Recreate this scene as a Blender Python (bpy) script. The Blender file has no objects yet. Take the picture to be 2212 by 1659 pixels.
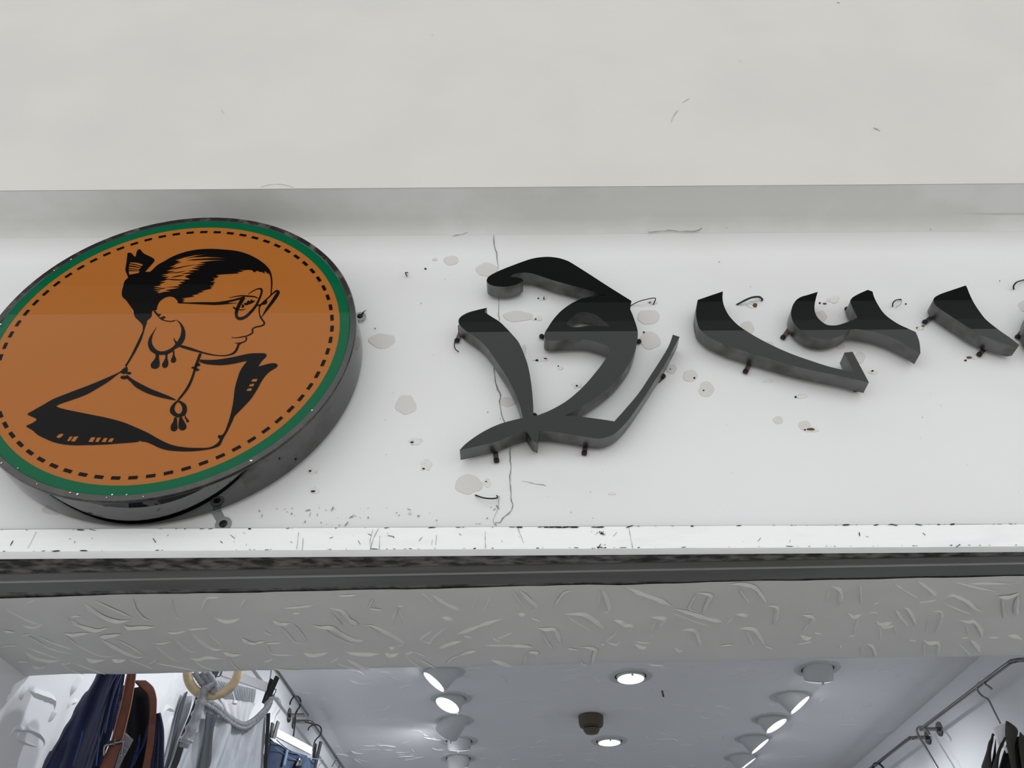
import bpy, bmesh, math, random
from mathutils import Vector, Matrix, noise
from mathutils.geometry import tessellate_polygon

random.seed(7)
SC = bpy.context.scene
COL = SC.collection

# ------------------------------------------------------------------ camera
F_PX, CX, CY = 1780.0, 1106.0, 829.5
PITCH, YAW, ROLL = math.radians(39.2), math.radians(-0.35), math.radians(-0.12)
CAM = Vector((0.0, -1.2, 1.6))
fwd = Vector((math.sin(YAW) * math.cos(PITCH), math.cos(YAW) * math.cos(PITCH), math.sin(PITCH)))
right0 = Vector((math.cos(YAW), -math.sin(YAW), 0))
up0 = right0.cross(fwd)
RIGHT = right0 * math.cos(ROLL) + up0 * math.sin(ROLL)
UP = -right0 * math.sin(ROLL) + up0 * math.cos(ROLL)
cam_d = bpy.data.cameras.new('camera')
cam_d.sensor_fit = 'HORIZONTAL'
cam_d.sensor_width = 36.0
cam_d.lens = F_PX / 2212.0 * 36.0
cam_d.clip_start = 0.01
cam = bpy.data.objects.new('camera', cam_d)
COL.objects.link(cam)
M = Matrix((RIGHT, UP, -fwd)).transposed().to_4x4()
M.translation = CAM
cam.matrix_world = M
SC.camera = cam

# ------------------------------------------------------------------ sky and exposure
world = bpy.data.worlds.new('overcast_sky')
SC.world = world
world.use_nodes = True
wb = world.node_tree.nodes['Background']
wb.inputs[0].default_value = (0.985, 0.995, 1.0, 1)
wb.inputs[1].default_value = 1.27
SC.view_settings.view_transform = 'Standard'
SC.view_settings.look = 'None'
SC.view_settings.gamma = 1.0
SC.view_settings.exposure = 0.0
SC.view_settings.use_curve_mapping = False
LAMP_W = 7.0


# ------------------------------------------------------------------ measuring helpers
def ray(x, y):
    return fwd + RIGHT * ((x - CX) / F_PX) + UP * (-(y - CY) / F_PX)


def on_x(x, y, X):
    d = ray(x, y); return CAM + d * ((X - CAM.x) / d.x)


def on_y(x, y, Y):
    d = ray(x, y); return CAM + d * ((Y - CAM.y) / d.y)


def on_z(x, y, Z):
    d = ray(x, y); return CAM + d * ((Z - CAM.z) / d.z)


def on_plane(x, y, P, N):
    d = ray(x, y); return CAM + d * ((P - CAM).dot(N) / d.dot(N))


def zm(ox, oy, s, pts):
    return [((p[0] / s + ox, p[1] / s + oy) + tuple(p[2:])) for p in pts]


def spline(pts, closed=True, step=6.0):
    """Catmull-Rom through (x, y) points; a third value of 1 marks a corner."""
    n = len(pts)
    out = []
    segs = n if closed else n - 1
    for i in range(segs):
        p1, p2 = pts[i], pts[(i + 1) % n]
        p0 = pts[i - 1] if (closed or i > 0) else p1
        p3 = pts[(i + 2) % n] if (closed or i + 2 < n) else p2
        if len(p1) > 2 and p1[2]: p0 = p1
        if len(p2) > 2 and p2[2]: p3 = p2
        d = math.hypot(p2[0] - p1[0], p2[1] - p1[1])
        k = max(1, min(12, int(d / step)))
        for j in range(k):
            t = j / k
            q = []
            for a in (0, 1):
                m1 = 0.5 * (p2[a] - p0[a]); m2 = 0.5 * (p3[a] - p1[a])
                t2, t3 = t * t, t * t * t
                q.append((2 * t3 - 3 * t2 + 1) * p1[a] + (t3 - 2 * t2 + t) * m1 + (-2 * t3 + 3 * t2) * p2[a] + (t3 - t2) * m2)
            out.append(tuple(q))
    if not closed: out.append(tuple(pts[-1][:2]))
    return out


# ------------------------------------------------------------------ object helpers
def tag(o, label=None, cat=None, group=None, kind=None):
    if label: o['label'] = label
    if cat: o['category'] = cat
    if group: o['group'] = group
    if kind: o['kind'] = kind
    return o


def empty(name, loc=(0, 0, 0)):
    o = bpy.data.objects.new(name, None)
    o.empty_display_size = 0.05
    COL.objects.link(o); o.location = loc
    return o


def link(name, me, m, parent=None, smooth=None):
    o = bpy.data.objects.new(name, me)
    COL.objects.link(o)
    if m is not None and not me.materials: me.materials.append(m)
    if smooth is not None:
        me.polygons.foreach_set('use_smooth', [True] * len(me.polygons))
        me.set_sharp_from_angle(angle=math.radians(smooth))
    if parent is not None:
        o.parent = parent
        o.matrix_parent_inverse = Matrix.Translation(-Vector(parent.location))
    return o


def pydata(name, vs, fs, m, parent=None, smooth=None):
    me = bpy.data.meshes.new(name)
    me.from_pydata([tuple(v) for v in vs], [], fs)
    me.update()
    return link(name, me, m, parent, smooth)


class MB:
    def __init__(self): self.v, self.f = [], []

    def add(self, vs, fs):
        b = len(self.v)
        self.v += [Vector(v) for v in vs]
        self.f += [tuple(b + i for i in f) for f in fs]
        return self

    def box(self, c, sx, sy, sz, R=None):
        R = R or Matrix.Identity(3)
        c = Vector(c); vs = []
        for dz in (-.5, .5):
            for dx, dy in ((-.5, -.5), (.5, -.5), (.5, .5), (-.5, .5)):
                vs.append(c + R @ Vector((dx * sx, dy * sy, dz * sz)))
        return self.add(vs, [(3, 2, 1, 0), (4, 5, 6, 7), (0, 1, 5, 4), (1, 2, 6, 5), (2, 3, 7, 6), (3, 0, 4, 7)])

    def bar(self, a, b, w, t, nrm):
        """A flat bar from a to b, w wide, t thick along nrm."""
        a, b = Vector(a), Vector(b)
        X = (b - a).normalized(); N = Vector(nrm); N = (N - X * N.dot(X)).normalized(); Y = N.cross(X)
        return self.box((a + b) / 2, (b - a).length, w, t, Matrix((X, Y, N)).transposed())

    def tube(self, pts, r, seg=8, closed=False, taper=None):
        pts = [Vector(p) for p in pts]
        n = len(pts); rings = []; prev = None
        for i, p in enumerate(pts):
            a = pts[i - 1] if (i or closed) else p
            b = pts[(i + 1) % n] if (i + 1 < n or closed) else p
            t = (b - a).normalized()
            if prev is None: prev = t.orthogonal().normalized()
            u = (prev - t * prev.dot(t)).normalized(); prev = u
            w = t.cross(u)
            rr = r(i / max(1, n - 1)) if callable(r) else r
            rings.append([p + (u * math.cos(k * math.tau / seg) + w * math.sin(k * math.tau / seg)) * rr for k in range(seg)])
        vs = [v for rg in rings for v in rg]; fs = []
        for i in range(n if closed else n - 1):
            j = (i + 1) % n
            for k in range(seg):
                l = (k + 1) % seg
                fs.append((i * seg + k, i * seg + l, j * seg + l, j * seg + k))
        if not closed:
            fs.append(tuple(reversed(range(seg)))); fs.append(tuple((n - 1) * seg + k for k in range(seg)))
        return self.add(vs, fs)

    def lathe(self, prof, c, axis, seg=32, cap0=False, cap1=False):
        """prof: list of (radius, height along axis)."""
        axis = Vector(axis).normalized(); u = axis.orthogonal().normalized(); w = axis.cross(u); c = Vector(c)
        vs = []; fs = []
        for r, h in prof:
            for k in range(seg):
                a = k * math.tau / seg
                vs.append(c + axis * h + (u * math.cos(a) + w * math.sin(a)) * r)
        for i in range(len(prof) - 1):
            for k in range(seg):
                l = (k + 1) % seg
                fs.append((i * seg + k, i * seg + l, (i + 1) * seg + l, (i + 1) * seg + k))
        if cap0: fs.append(tuple(reversed(range(seg))))
        if cap1: fs.append(tuple((len(prof) - 1) * seg + k for k in range(seg)))
        return self.add(vs, fs)

    def build(self, name, m, parent=None, smooth=None):
        return pydata(name, self.v, self.f, m, parent, smooth)


def smooth3(pts, k=6):
    """Catmull-Rom through 3-D points."""
    pts = [Vector(p) for p in pts]; out = []
    for i in range(len(pts) - 1):
        p0, p1, p2, p3 = pts[max(0, i - 1)], pts[i], pts[i + 1], pts[min(len(pts) - 1, i + 2)]
        for j in range(k):
            t = j / k; t2, t3 = t * t, t * t * t
            out.append((2 * t3 - 3 * t2 + 1) * p1 + (t3 - 2 * t2 + t) * 0.5 * (p2 - p0) + (-2 * t3 + 3 * t2) * p2 + (t3 - t2) * 0.5 * (p3 - p1))
    out.append(pts[-1])
    return out


# ------------------------------------------------------------------ materials
def mat(name, col, rough=0.6, metal=0.0, ior=1.45, col2=None, scale=8.0, lo=0.4, hi=0.7, bump=0.0, bscale=40.0,
        detail=4.0, emit=None, estr=0.0, trans=0.0, rough2=None, sheen=0.0, stretch=None, coat=0.0):
    m = bpy.data.materials.new(name); m.use_nodes = True
    nt = m.node_tree; b = nt.nodes['Principled BSDF']
    b.inputs['Base Color'].default_value = (*col, 1)
    b.inputs['Roughness'].default_value = rough
    b.inputs['Metallic'].default_value = metal
    b.inputs['IOR'].default_value = ior
    b.inputs['Transmission Weight'].default_value = trans
    b.inputs['Sheen Weight'].default_value = sheen
    b.inputs['Coat Weight'].default_value = coat
    if emit:
        b.inputs['Emission Color'].default_value = (*emit, 1)
        b.inputs['Emission Strength'].default_value = estr
    if col2 or bump:
        tc = nt.nodes.new('ShaderNodeTexCoord')
        src = tc.outputs['Object']
        if stretch:
            mp = nt.nodes.new('ShaderNodeMapping'); mp.inputs['Scale'].default_value = stretch
            nt.links.new(src, mp.inputs['Vector']); src = mp.outputs['Vector']
    if col2:
        n = nt.nodes.new('ShaderNodeTexNoise'); n.inputs['Scale'].default_value = scale; n.inputs['Detail'].default_value = detail
        nt.links.new(src, n.inputs['Vector'])
        r = nt.nodes.new('ShaderNodeMapRange'); r.inputs[1].default_value = lo; r.inputs[2].default_value = hi
        nt.links.new(n.outputs['Fac'], r.inputs[0])
        x = nt.nodes.new('ShaderNodeMix'); x.data_type = 'RGBA'
        x.inputs[6].default_value = (*col, 1); x.inputs[7].default_value = (*col2, 1)
        nt.links.new(r.outputs[0], x.inputs[0]); nt.links.new(x.outputs[2], b.inputs['Base Color'])
        if rough2 is not None:
            q = nt.nodes.new('ShaderNodeMapRange'); q.inputs[3].default_value = rough; q.inputs[4].default_value = rough2
            nt.links.new(r.outputs[0], q.inputs[0]); nt.links.new(q.outputs[0], b.inputs['Roughness'])
    if bump:
        n2 = nt.nodes.new('ShaderNodeTexNoise'); n2.inputs['Scale'].default_value = bscale; n2.inputs['Detail'].default_value = 5
        nt.links.new(src, n2.inputs['Vector'])
        bp = nt.nodes.new('ShaderNodeBump'); bp.inputs['Strength'].default_value = bump; bp.inputs['Distance'].default_value = 0.004
        nt.links.new(n2.outputs['Fac'], bp.inputs['Height']); nt.links.new(bp.outputs['Normal'], b.inputs['Normal'])
    return m


MT = {}
MT['upper'] = mat('painted_render_upper', (0.69, 0.675, 0.635), 0.75, col2=(0.65, 0.64, 0.61), scale=3, bump=0.12, bscale=25)
MT['fascia'] = mat('painted_render_white', (0.80, 0.80, 0.805), 0.5, col2=(0.775, 0.775, 0.77), scale=4, bump=0.15, bscale=30)
MT['step'] = mat('painted_step_underside', (0.74, 0.74, 0.71), 0.6, col2=(0.80, 0.80, 0.79), scale=5, lo=0.5, hi=0.62, bump=0.1)
MT['patch'] = mat('bare_filler', (0.675, 0.65, 0.625), 0.7, col2=(0.655, 0.64, 0.605), scale=12)
MT['scrape'] = mat('scraped_paint', (0.74, 0.735, 0.70), 0.8, col2=(0.5, 0.47, 0.42), scale=160, lo=0.55, hi=0.75)
MT['dark'] = mat('drilled_hole_dark', (0.012, 0.011, 0.010), 0.9)
MT['scratch'] = mat('faint_scratch', (0.46, 0.45, 0.43), 0.9)
MT['crack'] = mat('crack_shadow', (0.22, 0.215, 0.205), 0.9)  # grey of the cracks and paint flecks
MT['rust'] = mat('rusty_plug', (0.16, 0.075, 0.035), 0.8, col2=(0.05, 0.03, 0.02), scale=300)
MT['board'] = mat('gloss_white_board', (0.93, 0.93, 0.935), 0.45, col2=(0.87, 0.885, 0.89), scale=14, lo=0.52, hi=0.7, bump=0.2, bscale=60, stretch=(0.5, 1, 2))
MT['concrete'] = mat('grimy_concrete', (0.19, 0.185, 0.165), 0.9, col2=(0.03, 0.029, 0.026), scale=70, lo=0.38, hi=0.62, bump=0.5, bscale=120, stretch=(0.5, 1, 1))
MT['alu'] = mat('dull_dark_aluminium', (0.16, 0.16, 0.158), 0.55, col2=(0.11, 0.11, 0.107), scale=20, stretch=(0.15, 1, 1))
MT['alu_edge'] = mat('bare_aluminium_edge', (0.6, 0.6, 0.58), 0.4, metal=0.6)
MT['mortar'] = mat('dirty_mortar', (0.20, 0.20, 0.195), 0.9, col2=(0.07, 0.07, 0.07), scale=50, bump=0.6, bscale=100)
MT['plaster'] = mat('trowelled_plaster', (0.71, 0.705, 0.695), 0.6, col2=(0.68, 0.675, 0.665), scale=6, bump=0.12, bscale=30)
MT['inner'] = mat('interior_plaster', (0.80, 0.81, 0.835), 0.6, bump=0.25, bscale=14)
MT['face'] = mat('black_acrylic', (0.008, 0.009, 0.009), 0.008, ior=1.42)
MT['return'] = mat('smoked_black_steel', (0.155, 0.156, 0.156), 0.3, metal=1.0, col2=(0.075, 0.072, 0.060), scale=22, lo=0.45, hi=0.75, rough2=0.5)
MT['can'] = mat('mirror_black_steel', (0.125, 0.125, 0.125), 0.05, metal=1.0, col2=(0.07, 0.066, 0.058), scale=16, lo=0.55, hi=0.8, rough2=0.35)
MT['rim'] = mat('black_edge_trim', (0.02, 0.019, 0.018), 0.12, ior=1.6, col2=(0.07, 0.064, 0.055), scale=35, lo=0.5, hi=0.75, rough2=0.5)
MT['orange'] = mat('orange_acrylic', (0.385, 0.130, 0.026), 0.012, ior=1.22)
MT['green'] = mat('green_acrylic', (0.002, 0.108, 0.046), 0.012, ior=1.22)
MT['ink'] = mat('black_vinyl', (0.005, 0.0045, 0.0045), 0.012, ior=1.17)
MT['white_chip'] = mat('white_paint_spot', (0.85, 0.85, 0.83), 0.7)
MT['screw'] = mat('black_screw', (0.012, 0.012, 0.012), 0.4, metal=0.3)
MT['bracket'] = mat('tarnished_bracket', (0.22, 0.15, 0.11), 0.5, metal=0.5, col2=(0.05, 0.04, 0.035), scale=80)
MT['zinc'] = mat('zinc_grey', (0.36, 0.37, 0.37), 0.5, metal=0.4)
MT['wire'] = mat('black_wire', (0.010, 0.010, 0.011), 0.45)
MT['wire_red'] = mat('red_wire', (0.5, 0.02, 0.03), 0.45)
MT['lamp_body'] = mat('white_lamp_housing', (0.60, 0.62, 0.62), 0.5)
MT['lamp_gap'] = mat('lamp_recess', (0.03, 0.03, 0.03), 0.8)
MT['lamp_on'] = mat('lit_lamp', (0.9, 0.9, 0.92), 0.4, emit=(0.95, 0.97, 1.0), estr=9.0)
MT['lamp_lens'] = mat('lit_lamp_ring', (0.9, 0.9, 0.95), 0.4, emit=(0.86, 0.86, 1.0), estr=1.0)
MT['detector'] = mat('brown_detector', (0.085, 0.068, 0.040), 0.5)
MT['chrome'] = mat('steel_rail', (0.24, 0.235, 0.23), 0.2, metal=1.0)
MT['hook'] = mat('black_hook', (0.015, 0.015, 0.016), 0.35, metal=0.4)
MT['hook_steel'] = mat('steel_hook', (0.30, 0.30, 0.29), 0.3, metal=1.0)
MT['hanger_white'] = mat('white_hanger', (0.82, 0.81, 0.83), 0.45)
MT['clip'] = mat('black_clip', (0.009, 0.009, 0.009), 0.45)
MT['navy'] = mat('navy_cloth', (0.006, 0.010, 0.045), 0.85, col2=(0.010, 0.017, 0.07), scale=30, sheen=0.15)
MT['lining'] = mat('black_lining', (0.004, 0.004, 0.007), 0.8)
MT['zip'] = mat('blue_zip_tape', (0.03, 0.045, 0.15), 0.7)
MT['leather'] = mat('brown_leather', (0.115, 0.030, 0.013), 0.45, col2=(0.085, 0.022, 0.010), scale=40)
MT['stitch'] = mat('tan_stitching', (0.32, 0.16, 0.10), 0.7)
MT['tagcloth'] = mat('grey_label_cloth', (0.22, 0.21, 0.23), 0.85)
MT['wood'] = mat('pale_wood', (0.60, 0.48, 0.31), 0.5, col2=(0.50, 0.37, 0.22), scale=30, stretch=(1, 1, 3))
MT['grey_rib'] = mat('grey_marl_ribbing', (0.27, 0.28, 0.30), 0.9, col2=(0.36, 0.37, 0.40), scale=120)
MT['grey_marl'] = mat('grey_marl_jersey', (0.50, 0.52, 0.56), 0.9, col2=(0.40, 0.42, 0.46), scale=60, stretch=(1, 1, 0.3))
MT['dark_grey'] = mat('charcoal_jersey', (0.075, 0.08, 0.09), 0.9)
MT['black_cloth'] = mat('black_cloth', (0.006, 0.006, 0.008), 0.8)
MT['denim'] = mat('blue_denim', (0.022, 0.036, 0.075), 0.9, col2=(0.05, 0.078, 0.135), scale=25, lo=0.45, hi=0.75, stretch=(1, 1, 0.4))
MT['seam'] = mat('denim_seam', (0.13, 0.18, 0.27), 0.9)
MT['plastic'] = mat('clear_plastic_film', (0.95, 0.95, 0.97), 0.04, ior=1.45, trans=0.8)
MT['white_tag'] = mat('white_tag', (0.8, 0.8, 0.8), 0.6)
MT['olive'] = mat('dark_olive_cloth', (0.042, 0.040, 0.034), 0.85)
MT['floor'] = mat('dark_floor_tile', (0.16, 0.155, 0.15), 0.3)
MT['pave'] = mat('grey_paving', (0.60, 0.595, 0.58), 0.9, col2=(0.54, 0.535, 0.52), scale=2)
MT['canopy'] = mat('dark_canopy', (0.035, 0.035, 0.035), 0.8)  # for the unseen slab added over the street
MT['canopy_edge'] = mat('canopy_edge_beam', (0.42, 0.42, 0.41), 0.7)

# ------------------------------------------------------------------ main levels
Y_WALL = 0.0
COVE_Z = on_y(1106, 506, 0.0).z                       # foot of the rounded cove on the fascia
COVE = 0.030
STEP_Z = COVE_Z + COVE * 0.8                         # underside of the projecting upper wall
Y_UP = on_z(1106, 404, STEP_Z).y                      # face of the upper wall
Y_BOARD = -0.012
BOARD_T = on_y(1106, 1138, Y_BOARD).z
BOARD_B = on_y(1106, 1186, Y_BOARD).z
SOF_Z = on_y(1106, 1193, 0.0).z                       # underside of the fascia / door head
Y_SOF = on_z(1106, 1445, SOF_Z).y                     # inner edge of the plastered head
CEIL_Z = CAM.z + 1.30
X_LEFT = on_z(599, 1452, CEIL_Z).x
X_RIGHT = on_z(2109, 1426, CEIL_Z).x
Y_BACK = 5.2
X0, X1 = -3.2, 3.6
CAN_Z = CAM.z + 6.08


def bx(name, x0, x1, y0, y1, z0, z1, m, parent=None):
    return MB().box(((x0 + x1) / 2, (y0 + y1) / 2, (z0 + z1) / 2), x1 - x0, y1 - y0, z1 - z0).build(name, m, parent)


S = lambda o: tag(o, kind='structure')
# fascia, made as a fine grid so that it is not dead flat
def wavy_wall(name, x0, x1, z0, z1, y, m, amp, nx=140, nz=40, back=0.3, seed=0.0):
    vs, fs = [], []
    for j in range(nz + 1):
        for i in range(nx + 1):
            x = x0 + (x1 - x0) * i / nx; z = z0 + (z1 - z0) * j / nz
            e = 0.0 if j in (0, nz) else amp * noise.noise(Vector((x * 2.2 + seed, z * 2.2, seed)))
            vs.append((x, y - e, z))
    for j in range(nz):
        for i in range(nx):
            a = j * (nx + 1) + i
            fs.append((a, a + 1, a + nx + 2, a + nx + 1))
    b = len(vs)
    vs += [(x0, y + back, z0), (x1, y + back, z0), (x1, y + back, z1), (x0, y + back, z1)]
    c = (0, nx, (nz + 1) * (nx + 1) - 1, nz * (nx + 1))
    fs += [(b, b + 1, c[1], c[0]), (b + 3, c[3], c[2], b + 2)[::1], (b + 1, b, b + 3, b + 2)]
    return S(pydata(name, vs, fs, m, None, 40))


wall_front = wavy_wall('wall_front', X0, X1, SOF_Z + 0.02, COVE_Z, Y_WALL, MT['fascia'], 0.0006)
wall_upper = wavy_wall('wall_upper', X0, X1, STEP_Z + 0.0, CAN_Z, Y_UP, MT['upper'], 0.0, nx=40, nz=60, back=0.5)
n = 80; vs = []; fs = []
prof = [(Y_UP + 0.0005, STEP_Z - 0.0012), (Y_UP + 0.02, STEP_Z - 0.0012)]
for k in range(9):
    t = k / 8 * math.pi / 2
    prof.append((-COVE + COVE * math.sin(t) - 0.0005, STEP_Z - (STEP_Z - COVE_Z) * (1 - math.cos(t))))
prof += [(-0.0005, COVE_Z - 0.001), (0.02, COVE_Z - 0.001)]
for i in range(n + 1):
    x = X0 + (X1 - X0) * i / n
    for k, (y, z) in enumerate(prof):
        vs.append((x, y, z + (0.0012 * noise.noise(Vector((x * 5, k, 4))) if 2 < k < len(prof) - 2 else 0)))
for i in range(n):
    for k in range(len(prof) - 1):
        a = i * len(prof) + k
        fs.append((a, a + len(prof), a + 1 + len(prof), a + 1))
step = S(pydata('trim_1', vs, fs, MT['step'], None, 50))
# white board along the foot of the fascia, with a chamfered lower lip
n = 90; vs = []; fs = []
prof = [(0.012, BOARD_T), (0.0, BOARD_T), (0.0, BOARD_B), (0.006, BOARD_B - 0.004), (0.011, BOARD_B - 0.0065)]
for i in range(n + 1):
    x = X0 + (X1 - X0) * i / n
    for k, (dy, z) in enumerate(prof):
        j = 0.0007 * noise.noise(Vector((x * 9, k * 3.1, 2))) if k in (1, 2, 3) else 0
        if k > 2: z = BOARD_B + (z - BOARD_B) * max(0.3, min(1.3, 0.9 - 0.35 * x))   # the lip thins out to the right
        vs.append((x, Y_BOARD + dy, z + j))
for i in range(n):
    for k in range(len(prof) - 1):
        a = i * len(prof) + k
        fs.append((a, a + 1, a + 1 + len(prof), a + len(prof)))
board = S(pydata('trim_2', vs, fs, MT['board'], None, 30))
S(bx('trim_8', X0, X1, Y_BOARD + 0.0008, 0.0, BOARD_T - 0.0002, BOARD_T + 0.0009, MT['dark']))

# door head underside: bands running slightly askew to the fascia, measured at both picture edges
def band(name, yl0, yr0, yl1, yr1, dz, m, thick=0.03, parent=None, n=60, rag0=0.0, rag1=0.0, seed=0):
    z = SOF_Z + dz
    a0, b0 = on_z(0, yl0, z), on_z(2212, yr0, z)
    a1, b1 = on_z(0, yl1, z), on_z(2212, yr1, z)
    vs, fs = [], []
    for i in range(n + 1):
        x = X0 + (X1 - X0) * i / n
        p = a0 + (b0 - a0) * ((x - a0.x) / (b0.x - a0.x))
        q = a1 + (b1 - a1) * ((x - a1.x) / (b1.x - a1.x))
        r0 = rag0 * noise.noise(Vector((x * 17, seed, 0))); r1 = rag1 * noise.noise(Vector((x * 17, seed, 9)))
        vs += [(x, p.y + r0, z), (x, q.y + r1, z), (x, q.y + r1, z + thick), (x, p.y + r0, z + thick)]
    for i in range(n):
        a = i * 4; b = a + 4
        for k in range(4):
            l = (k + 1) % 4
            fs.append((a + k, b + k, b + l, a + l))
    return S(pydata(name, vs, fs, m, parent))


band('trim_9', 1186, 1172, 1216, 1200, 0.035, MT['dark'])
band('trim_3', 1209, 1194, 1244, 1206, 0.004, MT['concrete'], n=200, rag0=0.004)
shutter = band('trim_4', 1241.5, 1202, 1258, 1217, 0.002, MT['alu'], thick=0.05)
band('trim_5', 1258.2, 1217.2, 1259.6, 1218.4, -0.0005, MT['alu_edge'], thick=0.02)
band('trim_6', 1259.7, 1218.5, 1280, 1241, 0.001, MT['alu'], thick=0.05)
band('trim_7', 1276, 1238, 1296, 1250, 0.0035, MT['mortar'], n=240, rag1=0.003)


# plastered head: a shallow wavy slab whose inner edge is ragged
def plaster_head():
    z = SOF_Z
    a0, b0 = on_z(0, 1291, z), on_z(2212, 1244, z)
    a1, b1 = on_z(0, 1466, z), on_z(2212, 1421, z)
    nx, ny = 260, 24
    vs, fs = [], []
    for i in range(nx + 1):
        x = X0 + (X1 - X0) * i / nx
        p = a0 + (b0 - a0) * ((x - a0.x) / (b0.x - a0.x)); q = a1 + (b1 - a1) * ((x - a1.x) / (b1.x - a1.x))
        e0 = 0.004 * noise.noise(Vector((x * 14, 1, 0))) + 0.002 * noise.noise(Vector((x * 60, 1, 0)))
        e1 = 0.006 * noise.noise(Vector((x * 9, 5, 0))) + 0.003 * noise.noise(Vector((x * 40, 5, 0)))
        for j in range(ny + 1):
            t = j / ny
            y = p.y + e0 + (q.y + e1 - p.y - e0) * t
            w = 0.0025 * noise.noise(Vector((x * 5, y * 5, 3))) + 0.0012 * noise.noise(Vector((x * 16, y * 16, 3)))
            edge = 0.006 * (max(0, (t - 0.95) / 0.05)) ** 2
            vs.append((x, y, z + w + edge))
    for i in range(nx):
        for j in range(ny):
            a = i * (ny + 1) + j
            fs.append((a, a + 1, a + ny + 2, a + ny + 1))
    # upright inner face behind the ragged edge
    b = len(vs)
    for i in range(nx + 1):
        x, y, zz = vs[i * (ny + 1) + ny]
        vs.append((x, y + 0.006, CEIL_Z + 0.05))
    for i in range(nx):
        fs.append((i * (ny + 1) + ny, b + i, b + i + 1, (i + 1) * (ny + 1) + ny))
    return S(pydata('lintel_soffit', vs, fs, MT['plaster'], None, 60))


lintel = plaster_head()
S(bx('lintel_core', X0, X1, 0.31, Y_SOF - 0.02, SOF_Z + 0.06, CAN_Z, MT['plaster']))

# shop interior shell
S(bx('ceiling', X_LEFT - 0.02, X_RIGHT + 0.02, Y_SOF - 0.1, Y_BACK, CEIL_Z, CEIL_Z + 0.1, MT['inner']))
wall_left = S(bx('wall_left', X_LEFT - 0.15, X_LEFT, 0.02, Y_BACK, -0.05, CEIL_Z, MT['inner']))
wall_right = S(bx('wall_right', X_RIGHT, X_RIGHT + 0.15, 0.02, Y_BACK, -0.05, CEIL_Z, MT['inner']))
S(bx('wall_back', X_LEFT, X_RIGHT, Y_BACK, Y_BACK + 0.1, 0, CEIL_Z, MT['inner']))
S(bx('floor', X_LEFT, X_RIGHT, 0.0, Y_BACK, -0.06, 0.0, MT['floor']))
S(bx('wall_pier_left', X0, X_LEFT - 0.15, 0.05, 0.5, -0.05, SOF_Z + 0.05, MT['fascia']))
S(bx('wall_pier_right', X_RIGHT + 0.15, X1, 0.05, 0.5, -0.05, SOF_Z + 0.05, MT['fascia']))
S(bx('pavement', -14, 14, -16, 0.0, -0.1, -0.02, MT['pave']))
# unseen slab and paler beam, added to reflect as dark bands in glossy signs
S(bx('walkway_slab', -14, 14, -5.0, -2.9, CAN_Z, CAN_Z + 0.3, MT['canopy']))
S(bx('walkway_beam', -14, 14, -5.15, -5.0, CAN_Z - 0.27, CAN_Z + 0.3, MT['canopy_edge']))

# ------------------------------------------------------------------ flat shapes on the sign plane
def tess(loops3, flip_to=None):
    """Fill loops (first outer, others holes) of 3-D points."""
    tris = tessellate_polygon([[Vector(p) for p in l] for l in loops3])
    vs = [Vector(p) for l in loops3 for p in l]
    fs = []
    for t in tris:
        a, b, c = t
        nrm = (vs[b] - vs[a]).cross(vs[c] - vs[a])
        if flip_to is not None and nrm.dot(Vector(flip_to)) < 0: t = (a, c, b)
        fs.append(tuple(t))
    return vs, fs


def flat(name, shapes, Y, m, parent, wmap=None):
    """shapes: list of [outer, hole, ...] in pixels, filled on the plane at depth Y."""
    mb = MB()
    for loops in shapes:
        l3 = [[on_y(x, y, Y) for x, y in lp] for lp in loops]
        vs, fs = tess(l3, (0, -1, 0))
        mb.add(vs, fs)
    return mb.build(name, m, parent)


def stroke(pts, scale=1.0):
    """Variable-width line (x, y, w) -> closed polygon."""
    c = spline([(p[0], p[1]) for p in pts], closed=False, step=12)
    # widths along the chord
    cum = [0.0]
    for a, b in zip(pts, pts[1:]): cum.append(cum[-1] + math.hypot(b[0] - a[0], b[1] - a[1]))
    tot = [0.0]
    for a, b in zip(c, c[1:]): tot.append(tot[-1] + math.hypot(b[0] - a[0], b[1] - a[1]))
    L, R = [], []
    for i, p in enumerate(c):
        s = tot[i] / max(1e-6, tot[-1]) * cum[-1]
        k = 0
        while k < len(cum) - 2 and cum[k + 1] < s: k += 1
        t = (s - cum[k]) / max(1e-6, cum[k + 1] - cum[k])
        w = (pts[k][2] + (pts[k + 1][2] - pts[k][2]) * min(1, t)) * scale / 2
        a = c[max(0, i - 1)]; b = c[min(len(c) - 1, i + 1)]
        dx, dy = b[0] - a[0], b[1] - a[1]; d = math.hypot(dx, dy) or 1
        L.append((p[0] - dy / d * w, p[1] + dx / d * w)); R.append((p[0] + dy / d * w, p[1] - dx / d * w))
    return L, R


# ------------------------------------------------------------------ round sign
Y_DISC = -0.086
PTS = [(0, 732), (108.5, 610), (400, 497), (454, 494.4), (580.8, 512.4), (653, 550.4), (707.4, 602.9), (733.6, 693.3), (725.5, 760),
       (0, 940.5), (72.3, 1001), (162.7, 1034.5), (253, 1042.6), (400, 1023.7), (526.6, 975.7), (617, 919.7), (665.8, 860)]
Q = [on_y(x, y, Y_DISC) for x, y in PTS]
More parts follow.
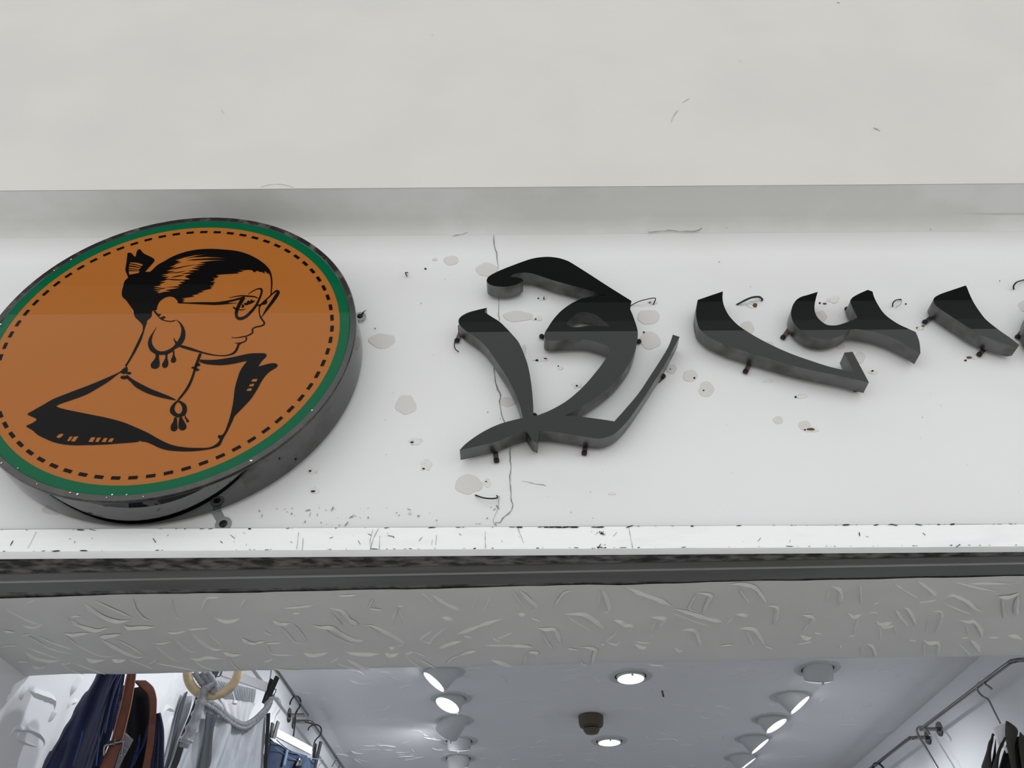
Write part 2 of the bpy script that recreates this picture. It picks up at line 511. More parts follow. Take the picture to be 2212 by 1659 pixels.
# least-squares circle through the measured edge of the orange field
sx = sum(q.x for q in Q) / len(Q); sz = sum(q.z for q in Q) / len(Q)
for _ in range(200):
    r = sum(math.hypot(q.x - sx, q.z - sz) for q in Q) / len(Q)
    gx = sum((q.x - sx) * (1 - r / math.hypot(q.x - sx, q.z - sz)) for q in Q) / len(Q)
    gz = sum((q.z - sz) * (1 - r / math.hypot(q.x - sx, q.z - sz)) for q in Q) / len(Q)
    sx += gx; sz += gz
DC = Vector((sx, Y_DISC, sz)); R_OR = r
px = lambda x, y: math.hypot(on_y(x, y, Y_DISC).x - sx, on_y(x, y, Y_DISC).z - sz)
R_GR = (px(459.7, 479.5) + px(758, 693) + px(253, 1060.7)) / 3
R_RIM = (px(459.7, 469.4) + px(770.7, 693) + px(253, 1073)) / 3

disc = empty('round_sign', (DC.x, 0.0, DC.z))
tag(disc, 'round orange and green shop sign with a printed woman in profile, on a black drum', 'sign')
AX = (0, -1, 0)
SEG = 128
MB().lathe([(R_RIM, 0.0), (R_RIM + 0.0005, -0.002), (R_RIM + 0.0005, -0.074), (R_RIM - 0.004, -0.077)], DC, AX, SEG, cap1=True).build('drum_side', MT['can'], disc, 50)
MB().lathe([(R_GR, 0.0), (R_GR + 0.0015, 0.0022), (R_RIM - 0.001, 0.0022), (R_RIM + 0.0006, 0.0), (R_RIM + 0.0006, -0.004)], DC, AX, SEG).build('edge_trim', MT['rim'], disc, 40)
MB().lathe([(R_OR, 0.0004), (R_GR + 0.001, 0.0004)], DC, AX, SEG).build('green_ring', MT['green'], disc)
MB().lathe([(0.0001, 0.0), (R_OR + 0.0005, 0.0)], DC, AX, SEG).build('orange_face', MT['orange'], disc)
# dashes, found by measuring one quarter of them
dash_px = [(55, 1580), (127, 1447), (215, 1318), (316, 1193), (427, 1073), (552, 960), (686, 852), (827, 753), (975, 661), (1128, 578), (1288, 502), (1450, 437), (1614, 380), (1781, 331), (1947, 294), (2113, 266)]
ang = []
for x, y in dash_px:
    q = on_y(x / 5.53, y / 5.53 + 460, Y_DISC); ang.append(math.atan2(q.z - sz, q.x - sx))
R_D = sum(math.hypot(on_y(x / 5.53, y / 5.53 + 460, Y_DISC).x - sx, on_y(x / 5.53, y / 5.53 + 460, Y_DISC).z - sz) for x, y in dash_px) / len(dash_px)
ang = [q + math.tau if q < 0 else q for q in ang]
stepa = abs(ang[-1] - ang[0]) / (len(ang) - 1)
N_D = round(math.tau / stepa)
a0 = sum(a - (ang[0] - i * math.tau / N_D) for i, a in enumerate(ang)) / len(ang) + ang[0]
h = math.tau / N_D
dw, dh = R_D * h * 0.53, R_D * 0.021
dme = bpy.data.meshes.new('dash')
dme.from_pydata([(-dw / 2, 0, -dh / 2), (dw / 2, 0, -dh / 2), (dw / 2, 0, dh / 2), (-dw / 2, 0, dh / 2)], [], [(0, 1, 2, 3)])
dme.materials.append(MT['ink'])
for i in range(N_D):
    a = a0 + i * h
    o = bpy.data.objects.new('dash', dme); COL.objects.link(o); o.parent = disc
    o.location = (R_D * math.cos(a), Y_DISC - 0.0006, R_D * math.sin(a))
    o.rotation_euler = (0, -(a - math.pi / 2), 0)

# printed portrait, traced from the sign
YI = Y_DISC - 0.0006
E = lambda pts: zm(240, 520, 5.53, pts)
Fz = lambda pts: zm(40, 740, 3.6867, pts)
sp = lambda pts, st=3.0: spline(pts, True, st)


def strokeE(pts, fn=None):
    L, R = stroke(pts); poly = L + R[::-1]
    return (fn or E)(poly)


hair = [(205, 155), (235, 150), (260, 165), (287, 196), (300, 190), (310, 150), (325, 118), (350, 110), (375, 135), (400, 160), (450, 185), (500, 210), (525, 235), (510, 265), (470, 310), (410, 375, 1), (470, 375, 1), (500, 350), (560, 295), (640, 250), (740, 195), (860, 150), (960, 125), (1060, 110), (1200, 104), (1350, 112), (1500, 128), (1620, 160), (1720, 205), (1800, 255), (1860, 305), (1900, 355), (1920, 410), (1930, 490), (1928, 560), (1918, 640, 1), (1906, 650, 1), (1912, 560), (1912, 490), (1905, 430), (1895, 405, 1), (1880, 385, 1), (1875, 405, 1), (1855, 375, 1), (1835, 365, 1), (1838, 402, 1), (1815, 378, 1), (1780, 375), (1750, 360, 1), (1712, 382, 1), (1688, 355, 1), (1640, 352), (1580, 356), (1515, 344, 1), (1588, 368, 1), (1500, 382, 1), (1540, 392, 1), (1450, 398), (1380, 402), (1330, 405), (1255, 412, 1), (1292, 430, 1), (1262, 437, 1), (1290, 444, 1), (1212, 448, 1), (1250, 461, 1), (1218, 475, 1), (1245, 484, 1), (1172, 490, 1), (1252, 501, 1), (1222, 515, 1), (1232, 530, 1), (1178, 544, 1), (1226, 552, 1), (1186, 561, 1), (1206, 573, 1), (1150, 585), (1068, 604, 1), (1122, 608, 1), (1028, 628, 1), (1062, 634, 1), (968, 650, 1), (998, 663, 1), (960, 672), (848, 688, 1), (885, 700, 1), (852, 711, 1), (880, 722, 1), (840, 735), (800, 740, 1), (800, 722, 1), (770, 690), (740, 672), (690, 668), (640, 685), (590, 720), (560, 770), (548, 820, 1), (535, 832, 1), (520, 828), (490, 840, 1), (490, 870), (485, 900), (460, 930), (430, 955), (432, 972, 1), (420, 1000), (402, 1055), (388, 1105), (358, 1190), (300, 1305), (240, 1405), (192, 1482), (182, 1502, 1), (166, 1482, 1), (226, 1385), (290, 1258), (345, 1145), (376, 1080), (381, 1040), (375, 1000), (330, 950), (290, 910), (275, 870), (272, 835), (240, 790), (190, 720), (145, 675), (133, 650), (133, 610), (145, 560), (165, 490), (205, 445), (205, 430), (180, 370), (178, 330), (190, 260), (200, 180)]
shine_r = [(765, 240), (880, 205), (1000, 180), (1180, 165), (1050, 183), (890, 218), (1000, 203), (1150, 198), (1400, 213), (1200, 212), (1000, 226), (900, 242), (1100, 234), (1390, 236), (1200, 246), (1055, 266), (1145, 276), (1000, 294), (1140, 296), (990, 312), (1080, 320), (960, 334), (1068, 348), (920, 364), (1010, 380), (850, 396), (970, 400), (880, 430), (950, 462), (850, 470), (895, 488), (815, 500), (862, 512), (800, 530), (828, 548), (740, 556), (828, 563), (740, 578), (650, 592), (722, 606), (640, 612), (580, 628), (545, 610), (600, 604)]
shine_l = [(495, 598), (600, 588), (500, 572), (610, 562), (500, 551), (600, 535), (578, 522), (660, 495), (580, 495), (690, 462), (640, 455), (700, 432), (595, 436), (680, 415), (590, 415), (700, 392), (650, 390), (770, 368), (655, 366), (760, 335), (690, 350), (780, 312), (695, 320), (790, 285), (735, 290), (850, 262), (790, 262), (830, 247)]
fan = [[(232, 262), (320, 268), (385, 288), (375, 308), (300, 286), (232, 274)], [(222, 284), (300, 296), (366, 316), (358, 326), (290, 308), (218, 298)], [(216, 312), (350, 330), (356, 338), (340, 346), (218, 330)], [(215, 340), (340, 352), (334, 362), (215, 354)], [(215, 366), (338, 366), (348, 376), (330, 390), (222, 410)]]
streaks = [[(700, 345), (800, 325), (930, 300), (1010, 290), (900, 312), (780, 340)], [(655, 390), (800, 378), (900, 362), (800, 386)], [(840, 398), (930, 384), (1000, 382), (900, 396)], [(720, 440), (800, 420), (880, 412), (800, 432)], [(640, 455), (750, 462), (900, 470), (760, 474)], [(660, 560), (760, 548), (820, 546), (740, 556)], [(560, 575), (620, 566), (660, 566), (600, 578)]]
flat('printed_hair', [[E(sp(hair, 6)), E(shine_r + shine_l)] + [E(f) for f in fan]] + [[E(sp(s))] for s in streaks], YI, MT['ink'], disc)
face_polys = [
    [(508, 835), (540, 880), (580, 925), (610, 945), (660, 960), (710, 966), (750, 960), (775, 950), (760, 945), (720, 955), (670, 950), (625, 938), (655, 910), (630, 900), (590, 915), (575, 905), (600, 875), (560, 870), (540, 845), (520, 832)],
    [(820, 1262), (835, 1240), (950, 1270), (1050, 1305), (1150, 1335), (1250, 1355), (1330, 1360), (1400, 1352), (1450, 1330), (1480, 1300), (1500, 1260), (1515, 1225), (1560, 1218), (1535, 1240), (1525, 1270), (1505, 1310), (1470, 1345), (1420, 1362), (1340, 1372), (1240, 1366), (1150, 1352), (1060, 1330), (950, 1303)],
    [(800, 730), (900, 737), (1100, 733), (1250, 733), (1350, 721), (1450, 703), (1530, 682), (1600, 665), (1545, 700), (1470, 720), (1400, 741), (1520, 742), (1400, 755), (1250, 766), (1100, 760), (900, 750), (810, 746)],
    [(1585, 750), (1620, 738), (1642, 708), (1655, 725), (1682, 698), (1692, 716), (1722, 714), (1702, 737), (1660, 755), (1612, 770)],
    [(1455, 785), (1490, 800), (1520, 798), (1500, 822), (1470, 812)],
    [(1812, 742), (1862, 708), (1862, 745), (1840, 760), (1800, 764)],
    [(1560, 765), (1578, 760), (1592, 775), (1588, 792), (1570, 800), (1556, 790), (1568, 780)]]
face_strokes = [
    [(1480, 1218, 6), (1520, 1216, 10), (1560, 1212, 14), (1600, 1195, 14), (1618, 1170, 18), (1612, 1145, 18)],
    [(1440, 1150, 6), (1500, 1153, 8), (1560, 1145, 12), (1620, 1132, 12), (1670, 1110, 16), (1692, 1090, 18), (1688, 1060, 20), (1700, 1040, 14), (1740, 1025, 14), (1800, 1012, 16), (1832, 990, 20), (1830, 970, 20), (1810, 945, 20), (1790, 915, 22), (1775, 870, 14), (1772, 800, 14), (1788, 765, 22)],
    [(1803, 908, 6), (1860, 820, 28), (1920, 740, 36), (1975, 660, 42), (2003, 612, 34), (1985, 598, 22), (1940, 625, 16), (1880, 680, 14), (1830, 725, 16), (1785, 768, 20)],
    [(1640, 640, 6), (1700, 600, 10), (1760, 575, 12), (1798, 582, 26), (1800, 620, 22), (1775, 690, 22), (1735, 770, 26), (1680, 840, 30), (1610, 905, 34), (1540, 928, 36), (1502, 905, 34), (1500, 850, 38), (1525, 780, 40), (1560, 720, 44), (1598, 678, 24)],
    [(1735, 775, 14), (1770, 768, 16), (1795, 765, 16)],
    [(1410, 682, 4), (1480, 668, 8), (1550, 658, 12), (1640, 662, 16), (1710, 668, 14), (1755, 685, 10)],
    [(1530, 820, 10), (1560, 826, 10), (1605, 814, 5)]]
flat('printed_face_lines', [[E(sp(p, 8))] for p in face_polys] + [[strokeE(s)] for s in face_strokes], YI, MT['ink'], disc)
hoop = [(770, 942), (800, 950), (840, 985), (870, 1030), (888, 1090), (885, 1150), (865, 1200), (835, 1240), (815, 1260), (760, 1290), (720, 1325), (660, 1350), (600, 1356), (540, 1350), (500, 1330), (465, 1300), (445, 1250), (442, 1210), (460, 1150), (500, 1090), (552, 1018, 1), (505, 1110), (490, 1160), (488, 1210), (510, 1260), (550, 1300), (600, 1315), (660, 1305), (720, 1275), (765, 1235), (765, 1215), (750, 1178), (752, 1150, 1), (765, 1180), (790, 1205, 1), (825, 1140), (838, 1090), (840, 1040), (820, 990), (790, 952)]
drops = [[(535, 1345), (570, 1350), (572, 1395), (580, 1450), (575, 1490), (550, 1515), (515, 1520), (485, 1510), (473, 1485), (480, 1455), (510, 1420), (530, 1385)],
         [(650, 1346), (675, 1344), (672, 1390), (683, 1440), (680, 1480), (660, 1505), (635, 1510), (612, 1495), (610, 1465), (630, 1430), (648, 1390)],
         [(738, 1312), (755, 1306), (758, 1360), (775, 1395), (775, 1425), (760, 1445), (735, 1450), (718, 1440), (716, 1410), (730, 1380), (738, 1350)]]
flat('printed_earring', [[E(sp(hoop, 8))]] + [[E(sp(d, 8))] for d in drops], YI - 0.0001, MT['ink'], disc)
body = [(870, 215), (862, 186), (830, 205), (800, 230), (700, 275), (580, 325), (460, 370), (360, 408), (270, 445), (190, 490), (110, 535), (68, 560), (90, 575), (125, 590), (142, 605), (110, 630), (58, 655), (80, 672), (110, 690), (150, 725), (200, 750), (270, 780), (340, 797), (430, 806), (560, 805), (700, 800), (800, 792), (900, 785), (950, 778), (962, 770), (980, 778), (1010, 780), (1060, 800), (1120, 828), (1180, 845), (1260, 853), (1360, 855), (1450, 848), (1530, 835), (1590, 815), (1612, 790), (1630, 750), (1660, 700), (1700, 620), (1720, 577), (1780, 515), (1850, 440), (1900, 365), (1930, 310), (1960, 265), (2000, 225), (2050, 195), (2065, 175), (2045, 160), (2000, 162), (1910, 185, 1), (1935, 145), (1975, 103), (1965, 83), (1920, 80), (1850, 82), (1780, 95), (1700, 112), (1600, 128), (1520, 133), (1445, 130, 1), (1440, 148, 1), (1490, 165), (1560, 172), (1620, 174), (1700, 165), (1770, 150), (1822, 140, 1), (1770, 210), (1740, 290), (1722, 360), (1712, 440), (1700, 510), (1680, 590), (1660, 650), (1640, 700), (1615, 728), (1592, 726), (1583, 742), (1600, 758), (1590, 780), (1560, 805), (1510, 825), (1440, 828), (1340, 825), (1250, 812), (1180, 790), (1100, 750), (1030, 710), (930, 665), (830, 625), (700, 590), (600, 570), (500, 550), (400, 530), (320, 510), (297, 497, 1), (330, 480), (420, 450), (540, 405), (640, 350), (720, 300), (790, 247), (812, 234, 1), (836, 245, 1), (862, 240, 1)]
slots = [[(295, 742), (315, 720), (340, 713), (358, 718), (340, 740), (318, 752)], [(380, 773), (402, 738), (432, 734), (404, 774)], [(412, 776), (438, 737), (477, 734), (445, 778)], [(550, 780), (575, 742), (612, 742), (588, 781)], [(606, 781), (622, 745), (656, 743), (632, 782)], [(655, 780), (678, 748), (708, 748), (690, 782)], [(703, 780), (728, 750), (760, 750), (740, 782)], [(1850, 304), (1862, 284), (1905, 280), (1893, 305)], [(1832, 342), (1842, 323), (1880, 318), (1868, 342)], [(1812, 377), (1825, 357), (1862, 355), (1850, 378)]]
flat('printed_dress', [[Fz(sp(body, 10))] + [Fz(s) for s in slots]], YI - 0.0001, MT['ink'], disc)


def ell(cx, cy, a, b, n=14): return [(cx + a * math.cos(k * math.tau / n), cy + b * math.sin(k * math.tau / n)) for k in range(n)]


neck = [[[(862, 250), (900, 280), (960, 315), (1050, 360), (1130, 392), (1200, 420), (1254, 450), (1180, 440), (1080, 415), (1000, 385), (930, 345), (890, 305), (860, 275)]],
        [[(1440, 80), (1420, 130), (1400, 185), (1385, 240), (1360, 305), (1320, 375), (1262, 450), (1278, 450), (1345, 370), (1378, 310), (1400, 250), (1415, 200), (1435, 150), (1458, 82)]],
        [[(1268, 452), (1300, 462), (1330, 485), (1340, 520), (1332, 555), (1310, 575), (1270, 587), (1235, 575), (1208, 550), (1205, 520), (1220, 490), (1245, 465)], [(1270, 465), (1295, 490), (1303, 520), (1295, 548), (1272, 560), (1250, 545), (1240, 520), (1247, 490)]],
        [[(1240, 585), (1258, 588), (1262, 640), (1265, 670), (1250, 692), (1225, 695), (1210, 680), (1212, 650), (1232, 615)]],
        [[(1280, 588), (1298, 583), (1312, 610), (1332, 645), (1333, 670), (1315, 687), (1290, 687), (1274, 672), (1272, 640)]],
        [[(1320, 556), (1335, 590), (1350, 605), (1357, 618), (1345, 627), (1330, 618), (1338, 608), (1325, 600)]],
        [ell(1426, 170, 22, 14)], [ell(1400, 194, 24, 9)], [ell(1418, 210, 22, 10)], [ell(878, 237, 20, 10)], [ell(840, 271, 30, 14)]]
flat('printed_necklace', [[Fz(sp(l, 10)) for l in s] for s in neck], YI - 0.0002, MT['ink'], disc)
# white paint specks on the edge trim
chips = MB()
for (x, y, s) in [(155, 561.5, 3.4), (118, 585, 3), (2, 700, 4), (150, 1060.5, 3), (166, 1064, 4), (241, 1065, 3.2), (272, 1065, 2.4), (37, 1008, 2), (2, 997, 3), (542, 992, 4), (674, 884, 3), (778, 694, 2), (229, 1071, 2), (308, 1069, 2), (78, 1042, 2)]:
    p = on_y(x, y, Y_DISC - 0.0028)
    k = s * 0.0006
    chips.add([p + Vector((k * (0.6 + 0.5 * random.random()) * math.cos(a), -0.0003, k * 0.7 * math.sin(a))) for a in [i * math.tau / 7 for i in range(7)]], [tuple(range(7))])
tag(chips.build('paint_specks', MT['white_chip'], disc), kind='stuff')


# ------------------------------------------------------------------ fixings: bracket and cross-head screw on the wall
def screw(at, r, parent, washer=False):
    at = Vector(at)
    if washer:
        w = MB().lathe([(r * 0.3, 0.0015), (r * 1.95, 0.0015), (r * 2.0, 0.0), (r * 2.0, -0.001)], at, (0, -1, 0), 24).build('washer', MT['zinc'], parent, 40)
    s = MB().lathe([(r, 0.0), (r, 0.0022), (r * 0.85, 0.0034), (r * 0.45, 0.0042), (0.0001, 0.0044)], at, (0, -1, 0), 20).build('screw', MT['screw'], parent, 40)
    c = MB()
    for a in (0.7, 0.7 + math.pi / 2):
        d = Vector((math.cos(a), 0, math.sin(a))) * r * 0.6
        c.bar(at + Vector((0, -0.0046, 0)) - d, at + Vector((0, -0.0046, 0)) + d, r * 0.22, 0.0006, (0, -1, 0))
    return s, c


def bracket(parent, sp_, lp, m='bracket', w=0.0085, r=0.0050, washer=False):
    a = on_y(sp_[0], sp_[1], -0.003)
    b = on_y(lp[0], lp[1], -0.003)
    d = (b - a).normalized()
    mb = MB().bar(a - d * w * 0.4, b + d * 0.006, w, 0.0016, (0, -1, 0))
    mb.bar(b + d * 0.006 + Vector((0, 0.001, 0)), b + d * 0.006 + Vector((0, -0.018, 0)), 0.0016, w, Vector((-d.z, 0, d.x)))
    br = mb.build('bracket', MT[m], parent)
    s, c = screw(a + Vector((0, -0.0012, 0)), r, parent, washer)
    c.build('cross_slot', MT['dark'], s)
    return br


bracket(disc, (482, 1131), (469, 1108), 'zinc', 0.015, 0.0068, True)
bracket(disc, (778.5, 686), (765, 690), 'zinc', 0.013, 0.0058, True)
disc.rotation_euler = (math.radians(0.6), 0, 0)   # it hangs slightly forward at the top

# ------------------------------------------------------------------ channel letters
Y_FACE, Y_RET = -0.040, -0.009


def letter(name, label, outer, holes=(), fixings=(), extra=None, group='black channel letters'):
    o2 = [(x, y) for x, y in outer]
    face_loops = [[on_y(x, y, Y_FACE) for x, y in o2]] + [[on_y(x, y, Y_FACE) for x, y in hl] for hl in holes]
    c = sum(face_loops[0], Vector()) / len(face_loops[0])
    low = min(p.z for p in face_loops[0])
    root = empty(name, (c.x, 0, low))
    tag(root, label, 'letter', group)
    vs, fs = tess(face_loops, (0, -1, 0))
    pydata('face', vs, fs, MT['face'], root)
    mb = MB()
    for lp in face_loops:
        n = len(lp)
        ring = []
        for p in lp: ring.append(Vector((p.x, Y_FACE + 0.0002, p.z)))
        for p in lp: ring.append(Vector((p.x, Y_RET, p.z)))
        mb.add(ring, [(i, (i + 1) % n, n + (i + 1) % n, n + i) for i in range(n)])
    rt = mb.build('return_edge', MT['return'], root, 32)
    bm = bmesh.new(); bm.from_mesh(rt.data); bmesh.ops.recalc_face_normals(bm, faces=bm.faces); bm.to_mesh(rt.data); bm.free()
    pydata('back_panel', [Vector((v.x, Y_RET - 0.0005, v.z)) for v in vs], [f[::-1] for f in fs], MT['screw'], root)
    for f in fixings: bracket(root, *f)
    return root


A = lambda pts: zm(980, 540, 5.53, pts)
D_out = [(397, 690, 1), (300, 712), (180, 745), (100, 785), (62, 825), (57, 850), (75, 900), (150, 968), (250, 1032), (340, 1105), (420, 1195), (480, 1276), (560, 1400), (640, 1526), (730, 1696), (790, 1856), (825, 2006, 1),
         (700, 2035), (560, 2075), (420, 2135), (280, 2215), (150, 2310), (72, 2388, 1), (250, 2351), (500, 2291), (700, 2216), (865, 2166, 1), (905, 2216), (940, 2271), (1005, 2308, 1), (1020, 2162, 1),
         (1170, 2168), (1400, 2201), (1600, 2236), (1740, 2250), (1850, 2226), (1950, 2170), (2060, 2060), (2169, 1917), (2303, 1718), (2409, 1551), (2516, 1384), (2622, 1185), (2698, 1038, 1), (2618, 1011, 1), (2569, 1145), (2489, 1285), (2369, 1471), (2209, 1711), (2036, 1917), (1919, 2047, 1),
         (1750, 2021), (1510, 1990), (1330, 1978, 1), (1450, 1916), (1600, 1826), (1750, 1726), (1900, 1606), (2000, 1496), (2100, 1356), (2155, 1236), (2190, 1106), (2200, 1000), (2190, 930), (2165, 850), (2135, 770), (2108, 705, 1), (2124, 608, 1),
         (1960, 506), (1800, 405), (1600, 275), (1400, 150), (1330, 118), (1250, 95), (1150, 82), (1050, 85), (950, 100), (850, 130), (700, 185), (550, 245), (450, 295), (405, 330), (393, 360), (400, 385), (430, 410), (480, 428), (560, 437), (650, 435), (740, 415), (800, 390), (830, 362), (815, 345), (770, 330), (710, 322), (675, 318, 1), (700, 300), (740, 282), (800, 272), (870, 270), (950, 283), (1050, 315), (1200, 365), (1400, 420), (1600, 475), (1750, 520), (1840, 545, 1),
         (1700, 548), (1550, 575), (1440, 620), (1350, 675), (1270, 740), (1190, 830), (1130, 920), (1090, 985), (1080, 1030), (1090, 1060), (1125, 1078), (1200, 1080), (1300, 1072), (1450, 1065), (1580, 1068), (1700, 1095), (1800, 1130), (1868, 1155, 1), (1858, 1220), (1835, 1270), (1760, 1380), (1700, 1456), (1600, 1576), (1480, 1696), (1330, 1816), (1150, 1916), (985, 1982, 1), (950, 1975, 1), (950, 1856), (930, 1626), (893, 1406), (845, 1256), (778, 1106), (700, 1010), (620, 925), (545, 855), (450, 795), (370, 742, 1)]
D_hole = [(1350, 878), (1365, 845), (1420, 785), (1500, 742), (1560, 738), (1640, 755), (1725, 790), (1862, 912, 1), (1700, 905), (1600, 905), (1500, 920), (1430, 922), (1380, 908)]
letter('channel_letter', 'largest black letter, a looped capital with flag top, nearest the round sign', A(sp(D_out, 18)), [A(sp(D_hole, 18))],
       [((1072.7, 996), (1070, 975)), ((1262, 980), (1264, 965)), ((987, 737), (993, 722)), ((1170, 728), (1180, 731)), ((1380, 739), (1370, 738)), ((1432, 814), (1425, 820)), ((1154.5, 899), (1154, 906))])
G = lambda pts: zm(1480, 610, 5.53, pts)
G_out = [(452, 107, 1), (300, 158), (150, 210, 1), (138, 280), (130, 360), (140, 450), (165, 540), (220, 600), (300, 660), (420, 720), (560, 775), (720, 825), (850, 865), (1000, 910), (1150, 955), (1350, 1010), (1600, 1065), (1850, 1115), (2050, 1160), (2195, 1195, 1), (2100, 1015), (2000, 828, 1), (1905, 838, 1), (1965, 960), (2028, 1080, 1), (1900, 1050), (1700, 1000), (1500, 935), (1300, 865), (1100, 780), (900, 680), (740, 585), (620, 500), (520, 390), (465, 280), (447, 190)]
letter('channel_letter', 'long black swoosh letter with an upturned barbed tip at its lower end', G(sp(G_out, 18)), (), [((1610, 804), (1619, 786)), ((1848, 843), (1846, 838))])
H = lambda pts: zm(1680, 600, 6.9125, pts)
H_out = [(598, 210, 1), (450, 255), (350, 285), (280, 330), (230, 400), (205, 480), (200, 550), (215, 620), (250, 690), (320, 765), (420, 835), (540, 885), (680, 908), (800, 900), (920, 870), (1020, 820), (1085, 775, 1), (1180, 766), (1280, 780), (1420, 800), (1550, 835), (1700, 890), (1850, 960), (2000, 1045), (2130, 1130, 1), (2125, 1020), (2105, 920), (2060, 810, 1), (1950, 760), (1800, 690), (1650, 590), (1560, 500), (1490, 390), (1440, 290), (1415, 205, 1), (1345, 180, 1), (1220, 235), (1130, 285), (1095, 320), (1085, 360), (1130, 470), (1192, 595, 1), (1100, 640), (1000, 675), (900, 705), (800, 712), (720, 695), (640, 640), (580, 570), (552, 490), (550, 420), (565, 330)]
letter('channel_letter', 'two-armed black letter like a lowercase y, above the barbed tip of the swoosh', H(sp(H_out, 20)), (), [((1691, 730), (1704, 712)), ((1829, 669), (1836, 668))])
I = lambda pts: zm(1972, 580, 7.5417, pts)
I_out = [(862, 275, 1), (700, 330), (520, 390), (420, 430), (350, 475), (335, 520), (350, 570), (400, 625), (520, 710), (650, 795), (800, 890), (960, 995), (1150, 1095), (1350, 1170), (1550, 1232), (1640, 1255), (1735, 1246, 1), (1600, 1140), (1400, 1000), (1200, 840), (1100, 720), (1000, 570), (930, 430), (882, 310, 1)]
letter('channel_letter', 'black wedge-shaped letter piece tapering down to the right, near the right edge', I(sp(I_out, 20)), (), [((1997, 697), (2013, 685)), ((2114.6, 767), (2131, 748))])
K_out = [(x + 9,) + tuple(r) for x, *r in [(2420, 640, 1), (2330, 622), (2270, 630), (2228, 655), (2211, 688), (2214, 718), (2240, 742), (2290, 752), (2350, 742), (2400, 715, 1), (2395, 690), (2340, 712), (2290, 715), (2260, 695), (2262, 672), (2300, 655), (2360, 655)]]
letter('channel_letter', 'black letter cut off by the right edge of the photo', sp(K_out, 5), (), [((2197.5, 729), (2210, 714))])

# ------------------------------------------------------------------ marks on the fascia
def blob(cx, cy, a, b, seed, n=40, irr=0.22):
    out = []
    for k in range(n):
        t = k * math.tau / n
        r = 1 + irr * noise.noise(Vector((math.cos(t) * 1.3 + seed * 3.7, math.sin(t) * 1.3, seed)))
        out.append((cx + a * r * math.cos(t), cy + b * r * math.sin(t)))
    return out


def wall_patch(name, pts, m, Y=-0.0010, h=0.0003, parent=wall_front):
    top = [on_y(x, y, Y) for x, y in pts]; n = len(top)
    c = sum(top, Vector()) / n
    vs = [c] + top + [Vector((p.x + (p.x - c.x) * 0.06, Y + h + 0.001, p.z + (p.z - c.z) * 0.06)) for p in top]
    fs = [(0, 1 + (i + 1) % n, 1 + i) for i in range(n)] + [(1 + i, 1 + (i + 1) % n, 1 + n + (i + 1) % n, 1 + n + i) for i in range(n)]
    return pydata(name, vs, fs, m, parent)


for i, (x, y, a, b) in enumerate([(974, 562, 16, 9.5), (939, 560, 5.5, 3), (1051, 582, 22, 14), (1118, 683, 32, 11), (825, 736, 29, 15), (877, 874, 22, 20), (1012, 1046, 29, 20), (1400, 684, 23, 15), (1404, 735, 22, 18), (1451, 797, 12, 10), (1491, 812, 16, 13), (1526, 840, 16, 16), (1614, 708, 15, 14), (1772, 684, 14, 13), (1658, 744, 13, 7), (1858, 772, 10, 12), (1738, 918, 13, 10), (1681, 907, 10, 8), (1816, 748, 9, 6), (1095, 868, 18, 10), (1132, 754, 5, 10), (2214, 660, 14, 12), (120, 1102, 30, 10)]):
    wall_patch('filler_patch', blob(x, y, a, b, i + 1), MT['patch'])
for i, (x, y, a, b) in enumerate([(897, 953, 14, 7), (920, 1005, 13, 13), (1052, 1043, 8, 9), (1172, 643, 9, 6), (1162, 688, 9, 5), (1168, 775, 15, 6), (1247, 832, 10, 6), (677, 1018, 11, 5), (680, 1059, 9, 7), (1800, 646, 13, 8), (1410, 652, 10, 5), (1625, 657, 12, 7), (1752, 928, 16, 5), (1730, 855, 12, 5), (1887, 803, 9, 5), (2098, 772, 13, 5), (1988, 708, 9, 5), (1210, 795, 6, 4), (1322, 1066, 9, 3), (1660, 823, 12, 3), (1655, 750, 8, 3)]):
    wall_patch('scraped_spot', blob(x, y, a, b, i + 40, 18, 0.5), MT['scrape'], -0.0012)
for i, (x, y, a, b) in enumerate([(890, 955, 4, 1.6), (915, 1012, 3, 1.6), (670, 1017, 3, 1.8), (676, 1061, 5, 2), (1160, 778, 3, 2.2), (1246, 833, 2.6, 1.6), (1157, 689, 2.4, 1.4), (1163, 644, 2, 1), (1391, 717, 2, 1.4), (1520, 843, 2, 1.4), (1500, 816, 2.2, 2), (1719, 857, 2.2, 1.6), (1771, 654, 2, 1.6), (1885, 801, 2.8, 1.6), (1957, 656, 1.6, 1.4), (1981, 708, 2, 1.2), (2086, 778, 2.6, 1.6), (2160, 606, 0.8, 0.8), (919, 580, 2.4, 1.2), (1448, 797, 1.2, 1.0), (1811, 6, 0, 0), (810, 709, 1, 1), (1050, 1040, 2, 1.2), (1739, 928, 2, 1.5), (1206, 790, 1.4, 1)]):
    if a: wall_patch('screw_hole', blob(x, y, a, b, i + 80, 10, 0.4), MT['dark'], -0.0018)
for i, (x, y, a, b) in enumerate([(1175, 644, 1.8, 3), (1631, 659, 4.5, 4.5), (1752, 927, 9, 2.5), (1782, 655, 4, 1.4), (2094, 772, 6, 2.6), (1404, 653, 2.4, 1.6), (1994, 704, 3.5, 1.6), (1178, 774, 4, 1.2)]):
    wall_patch('wall_plug', blob(x, y, a, b, i + 120, 10, 0.5), MT['rust'], -0.0020)


